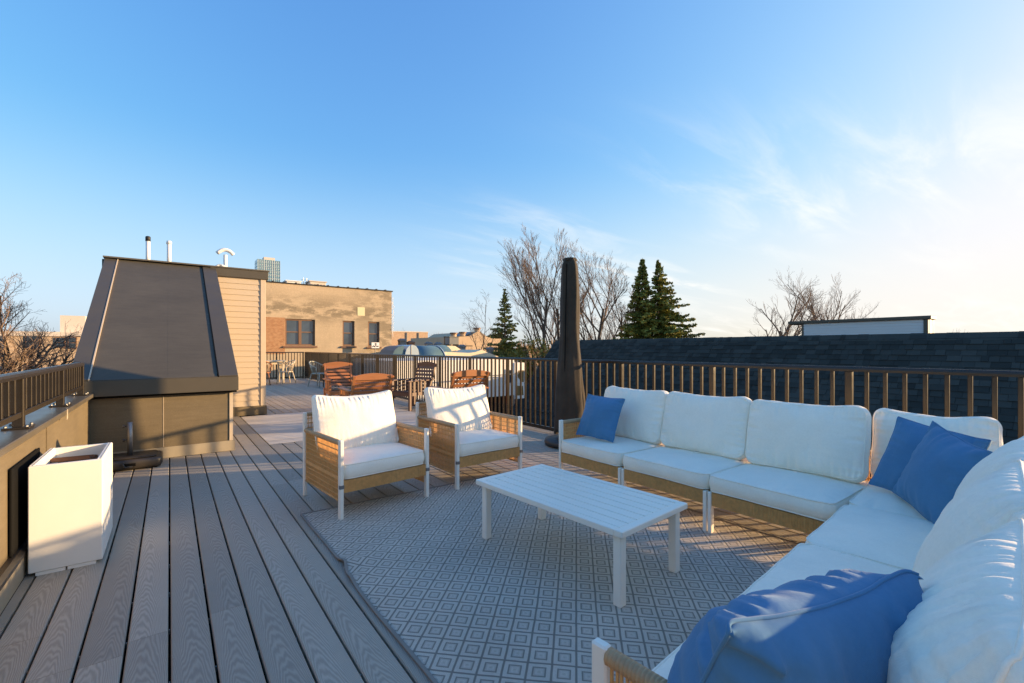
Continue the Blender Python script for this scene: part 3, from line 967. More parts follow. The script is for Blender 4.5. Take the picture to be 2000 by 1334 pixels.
def apron(parent, L, x0, y, rz=0., z0=.20, z1=.292):
    key = round(L, 3)
    if key not in ap_mesh:
        ap_mesh[key] = cord_band(L, z0, z1).mesh('apron', M['rattan'])
    o = link('apron', ap_mesh[key], parent); o['kind'] = 'stuff'
    o.location = (x0, y, 0); o.rotation_euler = (0, 0, rz)
    return o

def side_arm(parent, x, D, ztop, zb=.135, name='arm_panel', back=False, xr=None):
    """woven arm side in the local y-z plane at x"""
    e = bpy.data.objects.new(name, None); COL.objects.link(e); e.parent = parent
    e.location = (x, 0, 0)
    w_ = obj('weave', weave_panel(D - .06, ztop - zb - .03, bands=((.17),)), M['rattan'], e); w_['kind'] = 'stuff'
    w_.location = (0, .03, zb); w_.rotation_euler = (0, 0, R(90))
    a_ = obj('arm_rail', wrapped_rail((0, .018, ztop - .012), (0, D - .03, ztop - .012), .021), M['rattan_rail'], e, True)
    b_ = obj('lower_rail', MB().tube([(0, .02, zb), (0, D - .03, zb)], .009, 8), M['rattan'], e, True)
    return e

def armchair(label, loc, rz, seed):
    t = thing('armchair', label, 'armchair', loc, rz, 'white cushioned rattan armchairs')
    Wd, D, zt_ = .785, .79, .59
    for sx in (-1, 1):
        x = sx * (Wd / 2 - .015)
        obj('leg', bx(x - .015, x + .015, -.022, .022, .0, zt_ + .012), M['white'], t, bevel=.006)
        obj('leg', bx(x - .014, x + .014, D - .025, D + .01, .0, .73), M['white'], t, bevel=.005)
        side_arm(t, x - sx * .004, D, zt_)
        obj('leg_bracket', bx(x - .0165, x - .0165 + .033, -.0235, .0, .235, .262), M['steel'], t)
    apron(t, Wd - .064, -(Wd - .064) / 2, .0)
    apron(t, Wd - .064, -(Wd - .064) / 2, D - .03)
    obj('seat_frame', bx(-Wd / 2 + .033, Wd / 2 - .033, .02, D - .05, .262, .29), M['white'], t)
    e = bpy.data.objects.new('back_panel', None); COL.objects.link(e); e.parent = t
    w_ = obj('weave', weave_panel(Wd - .06, .42), M['rattan'], e); w_['kind'] = 'stuff'
    w_.location = (-Wd / 2 + .03, D - .01, .30)
    obj('back_rail', wrapped_rail((-Wd / 2 + .03, D - .01, .715), (Wd / 2 - .03, D - .01, .715), .018), M['rattan_rail'], e, True)
    cushion('seat_cushion', t, (0, .31, .355), (0, 0, 0), M['fab'], seed, w=Wd - .075, d=.64, h=.105, r=.04, pt_=.030, pb_=0., wr=.007, ga=.003)
    cushion('back_cushion', t, (0, .56, .645), (R(72), 0, 0), M['fab'], seed + 4.3, w=Wd - .07, d=.50, h=.085, r=.03, pt_=.060, pb_=.04, wr=.012, ga=.014, gl=.055, gf=34., nu=100, nv=56, sag=.042, bulge=.02, pipe_=False, exp=2.4)
    return t
armchair('white armchair with sunlit back cushion beside the rug corner, nearer the planter', (1.413, 3.575, 0), R(6), 1.3)
armchair('white armchair with railing shadow on its back cushion, behind the coffee table', (2.49, 3.66, 0), R(2), 7.7)

def sofa_module(label, loc, rz, seed, arm=None, back=True, corner=0, Wm=.757):
    t = thing('sofa_module', label, 'sofa', loc, rz, 'modules of the white sectional sofa')
    D = .79
    for sx in (-1, 1):
        x = sx * (Wm / 2 - .014)
        front_top = .602 if arm == sx else .292
        obj('leg', bx(x - .0135, x + .0135, -.022, .022, 0, front_top), M['white'], t, bevel=.005)
        obj('leg', bx(x - .0135, x + .0135, D - .03, D + .01, 0, .60), M['white'], t, bevel=.005)
        if arm == sx:
            side_arm(t, x - sx * .002, D, .59, .20)
        else:
            apron(t, D - .06, x - .002, .026, R(90))
    apron(t, Wm - .058, -(Wm - .058) / 2, .0)
    obj('seat_frame', bx(-Wm / 2 + .03, Wm / 2 - .03, .02, D - .05, .262, .29), M['white'], t)
    e = bpy.data.objects.new('back_panel', None); COL.objects.link(e); e.parent = t
    w_ = obj('weave', weave_panel(Wm - .06, .37), M['rattan'], e); w_['kind'] = 'stuff'
    w_.location = (-Wm / 2 + .03, D - .012, .21)
    obj('back_rail', wrapped_rail((-Wm / 2 + .03, D - .012, .588), (Wm / 2 - .03, D - .012, .588), .018), M['rattan_rail'], e, True)
    cushion('seat_cushion', t, (0, .345, .353), (0, 0, 0), M['fab'], seed, w=Wm - .008 - (.03 if arm else 0), d=.725, h=.100, r=.055, pt_=.024, pb_=0., wr=.009, ga=.005, gf=22., nu=56, nv=50)
    if back:
        if corner:
            cushion('back_cushion', t, (-.29, .275, .655), (R(76), 0, R(90)), M['fab'], seed + 2.2, w=.57, d=.47, h=.085, r=.065, pt_=.066, pb_=.03, wr=.013, ga=.011, gl=.07, gf=30., sag=.03, nu=80, nv=56, exp=2.5, bulge=.018)
        else:
            jr = random.Random(int(seed * 10))
            cushion('back_cushion', t, (jr.uniform(-.012, .012), .62 + jr.uniform(-.02, .015), .655 + jr.uniform(-.006, .006)), (R(67 if BK else 76 + jr.uniform(-3, 3)), R(jr.uniform(-2.0, 2.0)), R(jr.uniform(-2.5, 2.5))), M['fab'], seed + 2.2, **({'w': Wm - .016, 'd': .48, 'h': .085, 'r': .065, 'pt_': .066, 'pb_': .03, 'wr': .013, 'ga': .011, 'gl': .07, 'gf': 30., 'sag': .02, 'nu': 90, 'nv': 56, 'exp': 2.5, 'bulge': .018, **BK}))
            tb = MB().tube([(-.02, .50, .425), (-.012, .47, .430), (.012, .47, .430), (.02, .50, .425)], .006, 6)
            obj('tie_loop', tb, M['fab'], t, True)
    return t
BK = {}
for i, (lab, arm) in enumerate((('far end sofa module with rattan arm, next to the closed umbrella', -1), ('second sofa module from the rattan arm, behind the coffee table end', None), ('third sofa module along the railing, joined to the corner seat', None))):
    sofa_module(lab, (3.04, 3.265 - .765 * (i + .5), 0), R(-90), 11.0 + i * 3.7, arm)
a2 = R(4.5)
BK = dict(pt_=.105, pb_=.055, wr=.010, ga=.013, gl=.12, gf=40., nu=120, nv=60, d=.52, h=.09, r=.07, sag=.0, exp=2.3)
def w2(s, off=0.):
    return (.80 + s * math.cos(a2) + off * math.sin(a2), .735 + s * math.sin(a2) - off * math.cos(a2), 0)
labs = ('near end sofa module with wrapped rattan arm and big blue pillow', 'sofa module with sunlit puffy back cushion, between the near end and the inner seat', 'sofa module with bulging back cushion next to the corner seat', 'corner sofa module holding two blue pillows')
for i, lab in enumerate(labs):
    sofa_module(lab, w2(.777 * (i + .5)), R(180) + a2, 31.0 + i * 5.1, arm=(1 if i == 0 else None), back=True, corner=(1 if i == 3 else 0), Wm=.765)

# blue scatter pillows
def pillow(label, loc, rot, seed, size=.46, th=.13, **k):
    kw = dict(w=size, d=size, h=.012, r=0., pt_=th * .62, pb_=th * .62, wr=.010, ga=.010, gl=.06, gf=22., knife=.055, exp=2.2, nu=48, nv=48, bulge=0.)
    kw.update(k)
    me, lp = cushion_mesh('blue_pillow', seed=seed, mat=M['blue'], **kw)
    o = link('blue_pillow', me); tag(o, label, 'pillow', 'blue throw pillows on the sofa')
    piping(o, lp, M['blue'], .004, False)
    o.location = loc; o.rotation_mode = 'QUATERNION'; o.rotation_quaternion = rot
    return o
def face(front, up_hint, roll=0.):
    """rotation whose local z looks along front, local y toward up_hint"""
    z = Vector(front).normalized(); y = Vector(up_hint); y = (y - z * y.dot(z)).normalized(); x = y.cross(z)
    m = Matrix((x, y, z)).transposed()
    return (m @ Matrix.Rotation(R(roll), 3, 'Z')).to_quaternion()
pillow('blue pillow leaning by the rattan arm at the far end of the sofa', (3.29, 2.97, .640), face((-.90, -.12, .42), (.3, .0, 1), 0), 3.1, .42, .11)
pillow('blue pillow half hidden behind another in the sofa corner', (3.47, .66, .635), face((-.90, .30, .38), (.3, -.1, 1), -8), 5.9, .45, .12)
pillow('front blue pillow of the two in the sofa corner', (3.22, .56, .635), face((-.62, .70, .33), (.3, -.3, 1), -12), 8.4, .46, .15, pinch=.0)
pillow('big creased blue pillow on the near end of the sofa', (.985, .405, .615), face((.24, .87, .42), (-.1, -.35, 1), 0), 12.7, .50, .24, wr=.016, ga=.026, gl=.10, gf=17.)

# ------------------------------------------------------------------ rug and table
rg = MB()
RX0, RX1, RY0, RY1 = .82, 3.32, .66, 3.81
nx, ny = 100, 130
def rug_pt(u, v, top=True):
    x = RX0 + (RX1 - RX0) * u; y = RY0 + (RY1 - RY0) * v
    rip = math.exp(-((y - 2.78) / .07) ** 2) * math.exp(-(u * 2.5 / .16) ** 2)
    rip2 = math.exp(-((y - 2.58) / .05) ** 2) * math.exp(-(u * 2.5 / .10) ** 2)
    x += .02 * noise.noise(Vector((y * 1.3, 4.4, 0))) * math.exp(-u * 6) + .018 * rip
    z = .007 + .0035 * (noise.noise(Vector((x * 2.2, y * 2.2, 3))) + .5) + .020 * rip + .012 * rip2
    return (x, y, z)
for j in range(ny + 1):
    for i in range(nx + 1):
        rg.v.append(rug_pt(i / nx, j / ny))
for j in range(ny):
    for i in range(nx):
        a = j * (nx + 1) + i
        rg.f.append((a, a + 1, a + nx + 2, a + nx + 1))
n0 = len(rg.v)
per = [(i, 0) for i in range(nx)] + [(nx, j) for j in range(ny)] + [(i, ny) for i in range(nx, 0, -1)] + [(0, j) for j in range(ny, 0, -1)]
for i, j in per:
    p = rg.v[j * (nx + 1) + i]; rg.v.append((p[0], p[1], max(p[2] - .006, .001)))
for q in range(len(per)):
    q2 = (q + 1) % len(per)
    a = per[q][1] * (nx + 1) + per[q][0]; b = per[q2][1] * (nx + 1) + per[q2][0]
    rg.f.append((a, n0 + q, n0 + q2, b))
rug = obj('rug', rg, M['rug'], None, True); tag(rug, 'grey outdoor rug with woven diamond pattern under the coffee table', 'rug')
ed = MB()
for q in range(0, len(per)):
    q2 = (q + 1) % len(per)
    a = Vector(rg.v[per[q][1] * (nx + 1) + per[q][0]]); b = Vector(rg.v[per[q2][1] * (nx + 1) + per[q2][0]])
    ed.bar(a + Vector((0, 0, -.001)), b + Vector((0, 0, -.001)), .016, .010)
obj('binding', ed, M['rugedge'], rug)

tb = thing('coffee_table', 'white slatted metal coffee table standing on the diamond rug', 'table', (2.03, 2.06, 0), R(4.3))
TW, TL, TZ = .32, .595, .405
for sx in (-1, 1):
    for sy in (-1, 1):
        obj('leg', bx(sx * (TW - .055) - .024, sx * (TW - .055) + .024, sy * (TL - .055) - .024, sy * (TL - .055) + .024, .009, TZ - .034), M['white'], tb, bevel=.004)
for sy in (-1, 1):
    obj('frame_rail', bx(-TW, TW, sy * TL - (.05 if sy > 0 else 0), sy * TL + (.05 if sy < 0 else 0), TZ - .033, TZ), M['white'], tb, bevel=.004)
for sx in (-1, 1):
    obj('frame_rail', bx(sx * TW - (.045 if sx > 0 else 0), sx * TW + (.045 if sx < 0 else 0), -TL + .0505, TL - .0505, TZ - .033, TZ), M['white'], tb, bevel=.003)
ns = 7; gap = .007; sw = (2 * (TW - .045) - gap * (ns + 1)) / ns
sl_me = bx(-sw / 2, sw / 2, -TL + .052, TL - .052, TZ - .018, TZ - .002).mesh('slat', M['white'], bevel=.002)
for i in range(ns):
    o = link('slat', sl_me, tb); o.location = (-(TW - .045) + gap + sw / 2 + i * (sw + gap), 0, 0)
obj('under_brace', bx(-TW + .05, TW - .05, -.02, .02, TZ - .032, TZ - .0185), M['white'], tb)

# ------------------------------------------------------------------ closed umbrella
um = thing('closed_umbrella', 'closed patio umbrella in dark cover standing between sofa and railing', 'umbrella', (4.30, 4.42, 0))
obj('base', MB().lathe([(.30, 0), (.335, .012), (.345, .05), (.33, .085), (.26, .105), (.06, .12), (.05, .20)], 40), M['plastic'], um, True)
obj('pole', MB().tube([(0, 0, .12), (0, 0, .40)], .024, 14), M['bronze'], um, True)
cv = MB(); nr, na = 60, 56
for i in range(nr + 1):
    t = i / nr; z = .20 + t * 2.29
    r0 = .205 * (1 - t) ** .85 + .092 * t ** .6 * 1.0
    r0 = .20 - .105 * t - .0 + .012 * math.sin(t * 9)
    for j in range(na):
        a = 2 * math.pi * j / na
        fold = .10 * math.cos(4 * a + .6 + .35 * math.sin(2.2 * t + 1)) + .05 * math.cos(9 * a + 3 * t)
        fold += .10 * noise.noise(Vector((math.cos(a) * 1.4, math.sin(a) * 1.4, z * 2.4)))
        r = r0 * (1 + fold)
        if t > .975: r *= 1 - (t - .975) * 10
        cv.v.append((r * math.cos(a), r * math.sin(a), z))
for i in range(nr):
    for j in range(na):
        a = i * na + j; b = i * na + (j + 1) % na
        cv.f.append((a, b, b + na, a + na))
cv.f.append(tuple(range(na - 1, -1, -1))); cv.f.append(tuple(range(nr * na, (nr + 1) * na)))
obj('cover', cv, M['cover'], um, True)
cp = MB()
prof = [(.088, 2.462), (.096, 2.47), (.098, 2.492), (.088, 2.506), (.05, 2.512)]
obj('cover_cap', cp.lathe(prof, 10), M['cover'], um)
zp = MB().tube([(.17 * math.cos(R(200)) * (1.1 - .52 * t), .17 * math.sin(R(200)) * (1.1 - .52 * t), .22 + t * 2.2) for t in [i / 12 for i in range(13)]], .006, 6)
obj('zip_seam', zp, M['dark'], um)

# ------------------------------------------------------------------ wooden lounge chairs further back
def slat_chair(label, loc, rz, wood='teak', cush=False, Wc=.66, D=.74, back_h=.95, group='slatted wooden armchairs on the far deck'):
    t = thing('wooden_armchair', label, 'armchair', loc, rz, group)
    wv = M['teakv'] if wood == 'teak' else M['darkwood']; wh = M[wood]
    for sx in (-1, 1):
        x = sx * (Wc / 2 - .03)
        obj('leg', bx(x - .024, x + .024, 0, .07, 0, .60), wv, t, bevel=.004)
        m_ = MB().bar((x, D - .10, 0), (x, D - .06, .40), .045, .06)
        obj('leg', m_, wv, t)
        obj('back_post', MB().bar((x * .93, D - .16, .36), (x * .93, D + .06, back_h - .03), .045, .035, (1, 0, 0)), wv, t)
        ar = MB().box(x - .045, x + .045, -.05, D - .02, .601, .626)
        obj('armrest', ar, wv, t, bevel=.005)
        obj('side_rail', bx(x - .012, x + .012, .07, D - .10, .30, .37), wh, t)
        for q in range(5):
            yq = .12 + q * .10
            obj('side_slat', bx(x - .009, x + .009, yq, yq + .055, .372, .60), wv, t)
    obj('front_rail', bx(-Wc / 2 + .055, Wc / 2 - .055, .015, .045, .29, .37), wh, t)
    for q in range(7):
        y = .05 + q * .082
        s_ = obj('seat_slat', bx(-Wc / 2 + .055, Wc / 2 - .055, y, y + .066, .372 - q * .006, .388 - q * .006), wh, t)
    for q in range(7):
        f = (q + .4) / 7.6
        y = D - .16 + .22 * f; z = .37 + (back_h - .40) * f
        m_ = MB().bar((-Wc / 2 + .075, y - .004, z), (Wc / 2 - .075, y - .004, z), .018, .052, (0, .38, 1))
        obj('back_slat', m_, wh, t)
    tr = MB(); n = 10; pr = []
    for i in range(n + 1):
        u = -1 + 2 * i / n
        pr.append((u * (Wc / 2 - .005), back_h - .045 + .055 * (1 - u * u)))
    poly = [(-Wc / 2 + .005, back_h - .10), (Wc / 2 - .005, back_h - .10)] + pr[::-1]
    obj('top_rail', tr.prism(poly, D + .028, D + .056, 'y'), wh, t, bevel=.003)
    if cush:
        cushion('seat_cushion', t, (0, .32, .41), (R(-3), 0, 0), M['gcush'], 4.4, pipe_=False, w=Wc - .12, d=.54, h=.04, r=.03, pt_=.012, pb_=0., wr=.004, ga=.001, nu=16, nv=16)
    return t
slat_chair('sunlit wooden slat armchair with grey cushion facing the sofa', (3.02, 10.02, 0), R(-6), cush=True, back_h=.98)
slat_chair('wooden slat armchair seen from behind, half in shadow, behind the first white armchair', (2.66, 7.95, 0), R(180 - 4), Wc=.70, back_h=.89)
slat_chair('dark wooden slat armchair turned sideways near the railing', (3.86, 9.05, 0), R(-72), wood='darkwood', Wc=.62, back_h=.99)
slat_chair('wooden slat armchair seen from behind near the railing, behind the second white armchair', (4.06, 7.28, 0), R(180 - 2), Wc=.76, back_h=.93)

# dining set at the far end
def dining_chair(label, loc, rz, mat):
    t = thing('dining_chair', label, 'chair', loc, rz, 'curved dining chairs at the far end of the deck')
    obj('seat', MB().lathe([(.21, .42), (.235, .43), (.235, .45), (.20, .46)], 20), mat, t, True)
    for sx in (-1, 1):
        obj('leg', MB().tube([(sx * .17, -.17, .425), (sx * .235, -.23, 0)], [.022, .014], 8), mat, t, True)
        obj('leg', MB().tube([(sx * .16, .16, .425), (sx * .22, .26, 0)], [.022, .014], 8), mat, t, True)
        obj('front_arm_post', MB().tube([(sx * .235, -.10, .43), (sx * .28, -.14, .66)], .014, 8), mat, t, True)
    pts = []
    for i in range(17):
        a = math.pi * (i / 16)
        pts.append((.29 * math.cos(a), -.14 + (.14 + .29) * math.sin(a) ** .8 + .02, .66 + .19 * math.sin(a) ** 1.3))
    obj('top_rail', MB().tube(pts, .018, 8), mat, t, True)
    for i in range(3, 14):
        a = math.pi * i / 16; p = pts[i]
        obj('spindle', MB().tube([(.205 * math.cos(a), .205 * math.sin(a), .45), p], .0085, 6), mat, t, True)
    return t
dt = thing('dining_table', 'wooden dining table at the far end of the deck', 'table', (2.55, 18.9, 0))
for i in range(8):
    obj('plank', bx(-.9, .9, -.50 + i * .125, -.50 + i * .125 + .118, .80, .84), M['cream'], dt, bevel=.003)
obj('table_apron', bx(-.82, .82, -.42, .42, .71, .798), M['cream'], dt)
for sx in (-1, 1):
    for sy in (-1, 1):
        obj('leg', bx(sx * .80 - .035, sx * .80 + .035, sy * .42 - .035, sy * .42 + .035, 0, .709), M['cream'], dt)
dining_chair('orange brown dining chair pushed under the far table', (2.62, 18.05, 0), R(174), M['teak'])
dining_chair('cream spindle dining chair turned sideways beside the far table', (3.42, 18.35, 0), R(-75), M['cream'])
dining_chair('grey green tub dining chair standing apart by the railing', (4.05, 16.3, 0), R(35), M['greyc'])
sb = thing('side_table', 'dark low side table behind the grey green chair', 'table', (4.30, 15.75, 0))
obj('tabletop', bx(-.22, .22, -.22, .22, .40, .43), M['plastic'], sb)
for sx in (-1, 1):
    for sy in (-1, 1):
        obj('leg', bx(sx * .19 - .015, sx * .19 + .015, sy * .19 - .015, sy * .19 + .015, 0, .40), M['plastic'], sb)

# ------------------------------------------------------------------ shingled roof on the right
KR = 1.27
nr_ = thing('shingled_roof', 'long dark shingled roof rising beyond the deck railing', 'roof', (13.0 * KR, 0, 1.3 + .30 * KR))
nr_.scale = (KR, KR, KR)
RS = math.atan(1.158); RLEN = 5.7; RY_0, RY_1 = -7.0, 14.22
cs, sn = math.cos(RS), math.sin(RS)
obj('roof_deck', MB().prism([(-.02, -.03), (-RLEN * cs, -RLEN * sn - .03), (-RLEN * cs + .3, -RLEN * sn - .25), (.0, -.30), (RLEN * cs, -RLEN * sn - .03), (.02, -.03)], RY_0, RY_1 - .02, 'y'), M['dark'], nr_)
obj('rake_trim', MB().prism([(.0, .01), (-RLEN * cs, -RLEN * sn + .01), (-RLEN * cs + .05, -RLEN * sn - .16), (.0, -.17)], RY_1 - .019, RY_1 + .01, 'y'), M['bronze'], nr_)
obj('gable_wall', MB().prism([(-.1, -.32), (-3.2, -4.0), (-3.2, -10.5), (4.0, -10.5), (4.0, -5.0)], RY_1 - .6, RY_1 - .4, 'y'), M['bodywall'], nr_)
obj('side_wall', bx(-3.4, -3.2, RY_0, RY_1 - .4, -10.5, -3.9), M['bodywall'], nr_)
EXP = .150
rows_ = int(RLEN / EXP); spec = []
for r in range(rows_):
    y = RY_0 + rnd.uniform(0, .2)
    while y < RY_1 - .02:
        wdt = rnd.choice((.11, .14, .18, .22, .27)) * rnd.uniform(.9, 1.1)
        wdt = min(wdt, RY_1 - y)
        if wdt > .03:
            spec.append((r, y, wdt, rnd.random(), rnd.choice((.004, .004, .011))))
        y += wdt + .004
sh_base = MB()
sh_base.box(0, 1, 0, 1, 0, 1)
sh_me = sh_base.mesh('shingle', M['shingle'])
def sh_pose(r, y, wdt, th):
    # local x up-slope(0..1) -> length, y along ridge, z thickness
    d0 = (r + 1) * EXP
    px, pz = -d0 * cs, -d0 * sn
    return px, y, pz
far = []
def key(s):
    r, y, wdt, k_, th = s
    px, py, pz = sh_pose(r, y, wdt, th)
    wx, wy, wz = 13 + px, y + wdt / 2, 1.6 + pz
    inview = wy > wx * .082 - .4 and r < 17
    return (0 if inview and (wy > .6) else 1, wx * wx + wy * wy - wdt * 60)
spec.sort(key=key)
tilt = math.atan2(.010, EXP)
for n_, s in enumerate(spec):
    r, y, wdt, k_, th = s
    px, py, pz = sh_pose(r, y, wdt, th)
    rot = Euler((0, -(RS - tilt), 0))
    if n_ < 298:
        o = link('shingle', sh_me, nr_)
        o.location = (px - sn * .008, y, pz + cs * .008)
        o.rotation_euler = rot
        o.scale = (EXP + .03, wdt, th)
    else:
        far.append((px - sn * .008, y, pz + cs * .008, wdt, th, k_))
mbf = MB(); tones = []
rm = Euler((0, -(RS - tilt), 0)).to_matrix()
for (a, y, c_, wdt, th, k_) in far:
    vs = [tuple(rm @ Vector((p * (EXP + .03), 0, q * th)) + Vector((a, y + s_ * wdt, c_))) for q in (0, 1) for s_ in (0, 1) for p in (0, 1)]
    mbf.add(vs, [(0, 2, 3, 1), (4, 5, 7, 6), (0, 1, 5, 4), (2, 6, 7, 3), (0, 4, 6, 2), (1, 3, 7, 5)])
    tones.extend([k_ - .5] * 6)
mbf.tone = tones
o = obj('shingle_field', mbf, M['shingle'], nr_, fixn=False); tag(o, kind='stuff')
rc = MB(); y = RY_0
while y < RY_1:
    rc.prism([(-.13, -.135), (0, .016), (.13, -.135), (.13, -.15), (0, 0.0), (-.13, -.15)], y, min(y + .25, RY_1), 'y'); y += .254
o = obj('ridge_cap', rc, M['shingle'], nr_); tag(o, kind='stuff')
# vent box with round cover on the slope
vy, vx = 4.86, 10.30
vz = 1.60 - (13 - vx) * 1.158
vb = thing('roof_vent', 'small grey vent box with round cover on the shingled slope', 'vent', (vx * KR, vy * KR, 1.3 + (vz - 1.3) * KR), 0)
vb.scale = (KR, KR, KR)
obj('box', bx(-.12, .25, -.12, .12, .02, .42), M['plastic'], vb, bevel=.01)
obj('round_cover', MB().tube([(-.125, 0, .22), (-.15, 0, .22)], .095, 20), M['greybox'], vb)
obj('louvre', MB().tube([(-.151, 0, .22), (-.158, 0, .22)], .055, 16), M['dark'], vb)

# penthouse beyond the ridge
ph = thing('penthouse', 'white sided penthouse with dark flat roof beyond the shingled ridge', 'building', (26, 0, 1.3 - 1.3 * 1.3))
ph.scale = (1.3, 1.3, 1.3)
obj('wall', bx(.03, .62, 3.74, 7.46, -6, 2.262), M['vsiding'], ph)
lp_ = MB()
for i in range(16):
    z = .70 + i * .0975
    lp_.prism([(.03, z), (.004, z), (.02, z + .0975), (.03, z + .0975)], 3.86, 7.44, 'y')
o = obj('siding_field', lp_, M['vsiding'], ph)
obj('corner_trim', bx(-.01, .029, 3.74, 3.858, -6, 2.262), M['flash'], ph)
obj('corner_trim', bx(-.01, .029, 7.442, 7.50, -6, 2.262), M['flash'], ph)
obj('end_panel', bx(.10, .52, 3.725, 3.739, -6, 2.262), M['whitewall'], ph)
obj('corner_trim', bx(.521, .66, 3.715, 3.739, -6, 2.262), M['flash'], ph)
obj('roof', bx(-.06, .72, 3.66, 7.98, 2.264, 2.375), M['flash'], ph, bevel=.01)
obj('soffit', bx(.0, .55, 7.47, 7.93, 2.235, 2.263), M['blackcap'], ph)

# ------------------------------------------------------------------ old stucco building behind the deck
ob = thing('stucco_building', 'weathered tan stucco building with brown windows behind the deck', 'building', (0, 24, 0))
ops = [(4.43, 5.79, 1.42, 2.72), (7.13, 7.74, 1.42, 2.72), (8.46, 9.08, 1.38, 2.72)]
xs = sorted({-1.6, 9.77, 4.35, *[o_[0] for o_ in ops], *[o_[1] for o_ in ops]})
zs_ = [-9, 1.38, 1.42, 2.72, 4.40]
wm_ = MB(); bmz = MB()
for a, b in zip(xs, xs[1:]):
    for c_, d_ in zip(zs_, zs_[1:]):
        if any(o_[0] <= a and b <= o_[1] and o_[2] <= c_ and d_ <= o_[3] for o_ in ops):
            continue
        wm_.box(a, b, 0, .3, c_, d_)
bmw = wm_.mesh('front_wall', M['stucco'])
link('front_wall', bmw, ob)
obj('side_wall', bx(9.47, 9.769, .301, 12, -9, 4.395), M['stucco'], ob)
obj('inner_core', bx(-1.6, 9.46, .8, 12, -9, 4.2), M['dark'], ob)
obj('brick_patch', bx(2.6, 4.42, -.012, -.001, 1.02, 2.765), M['brick'], ob)
obj('roof', bx(-1.6, 9.46, .301, 12, 4.20, 4.30), M['blackcap'], ob)
cpm = MB(); x = -1.6
while x < 9.8:
    cpm.box(x, min(x + .48, 9.83), -.04, .34, 4.402, 4.455)
    cpm.box(x - .02, x + .05, -.05, .35, 4.402, 4.49); x += .5
o = obj('coping', cpm, M['blackcap'], ob)
def win(parent, x0, x1, z0, z1, n, y=.12, fr=.07, lintel=True):
    f = MB()
    f.box(x0, x1, y - .05, y + .05, z1 - fr, z1); f.box(x0, x1, y - .05, y + .05, z0, z0 + fr)
    f.box(x0, x0 + fr, y - .05, y + .05, z0 + fr, z1 - fr); f.box(x1 - fr, x1, y - .05, y + .05, z0 + fr, z1 - fr)
    wdt = (x1 - x0 - 2 * fr) / n
    for i in range(1, n):
        xm = x0 + fr + wdt * i
        f.box(xm - .065, xm + .065, y - .055, y + .05, z0 + fr, z1 - fr)
    o = obj('window', f, M['wframe'], parent)
    zm = (z0 + z1) / 2 + .02
    for i in range(n):
        a = x0 + fr + wdt * i + (.066 if i else 0); b = x0 + fr + wdt * (i + 1) - (.066 if i < n - 1 else 0)
        obj('pane', bx(a + .001, b - .001, y - .01, y + .0, zm + .024, z1 - fr - .001), M['glass'], o)
        obj('pane', bx(a + .001, b - .001, y + .01, y + .02, z0 + fr + .001, zm - .024), M['glass'], o)
        obj('sash', bx(a + .001, b - .001, y - .035, y + .03, zm - .0235, zm + .0235), M['wframe'], o)
    obj('sill', MB().prism([(-.09, z0 - .10), (.10, z0 - .10), (.10, z0 + .03), (-.06, z0 - .04)], x0 - .10, x1 + .10, 'x'), M['wframe'], o)
    return o
for x0, x1, z0, z1 in ops:
    win(ob, x0 + .003, x1 - .003, z0 + .003, z1 - .003, 2 if x1 - x0 > 1 else 1)
obj('patch_board', bx(7.89, 8.28, -.015, -.002, 3.01, 3.46), M['yellow'], ob)
sg = thing('sign', 'small white sign with dark marks on a thin pole before the stucco wall', 'sign', (8.62, 23.4, 0))
obj('pole', MB().tube([(0, 0, -3), (0, 0, 1.35)], .022, 8), M['greybox'], sg)
obj('panel', bx(-.19, .22, -.02, .02, 1.30, 1.60), M['pvc'], sg)
mk = MB()
for (x, z, a_) in ((-.08, 1.41, .05), (-.03, 1.38, .04), (.0, 1.52, .05), (.05, 1.52, .04), (.03, 1.43, .05), (.09, 1.39, .04), (.15, 1.40, .045), (-.14, 1.38, .03)):
    mk.box(x - a_ / 2, x + a_ / 2, -.024, -.0205, z - .035, z + .035)
obj('mark', mk, M['dark'], sg)
sl = MB()
for i in range(70):
    z = 2.0 + i * .03; 
    p = (9.86 + rnd.uniform(-.07, .07), 23.98 + rnd.uniform(-.05, .3), z)
    sl.lathe([(.012, p[2] - .02), (.02, p[2]), (.012, p[2] + .02)], 6, (p[0], p[1]))
sl.tube([(9.84, 24.0, 1.9), (9.86, 24.0, 4.1)], .008, 5)
o = obj('string_lights', sl, M['pvc']); tag(o, 'string of small white bulbs hanging down the stucco corner', 'string lights')
def roof_unit(name, label, x0, x1, y0, y1, z0, z1, mat):
    t = thing(name, label, 'rooftop unit', ((x0 + x1) / 2, (y0 + y1) / 2, z0))
    a, b = (x1 - x0) / 2, (y1 - y0) / 2
    obj('housing', bx(-a, a, -b, b, 0, z1 - z0), M[mat], t, bevel=.02)
    obj('lid', bx(-a - .05, a + .05, -b - .05, b + .05, z1 - z0 + .001, z1 - z0 + .05), M[mat], t)
    return t
roof_unit('skylight_box', 'white skylight box on the stucco roof nearest the glass tower', 4.9, 5.6, 26.2, 27.0, 4.3, 4.83, 'pvc')
t = roof_unit('air_conditioner', 'pale rooftop air conditioner beside thin antennas on the stucco roof', 6.25, 7.1, 27, 28, 4.3, 5.02, 'palewall')
for q in range(5):
    obj('grille', bx(-.40 + q * .17, -.40 + q * .17 + .11, -.512, -.501, .12, .58), M['greybox'], t)
for x in (5.95, 6.12):
    o = obj('antenna', MB().tube([(x, 27.2, 4.3), (x, 27.2, 5.22)], .014, 6).tube([(x - .12, 27.2, 5.1), (x + .12, 27.2, 5.1)], .01, 5), M['steel']); tag(o, 'thin mast antenna beside the pale rooftop air conditioner' if x > 6 else 'outer thin mast antenna, farther from the pale rooftop air conditioner', 'antenna', 'antennas on the stucco roof')
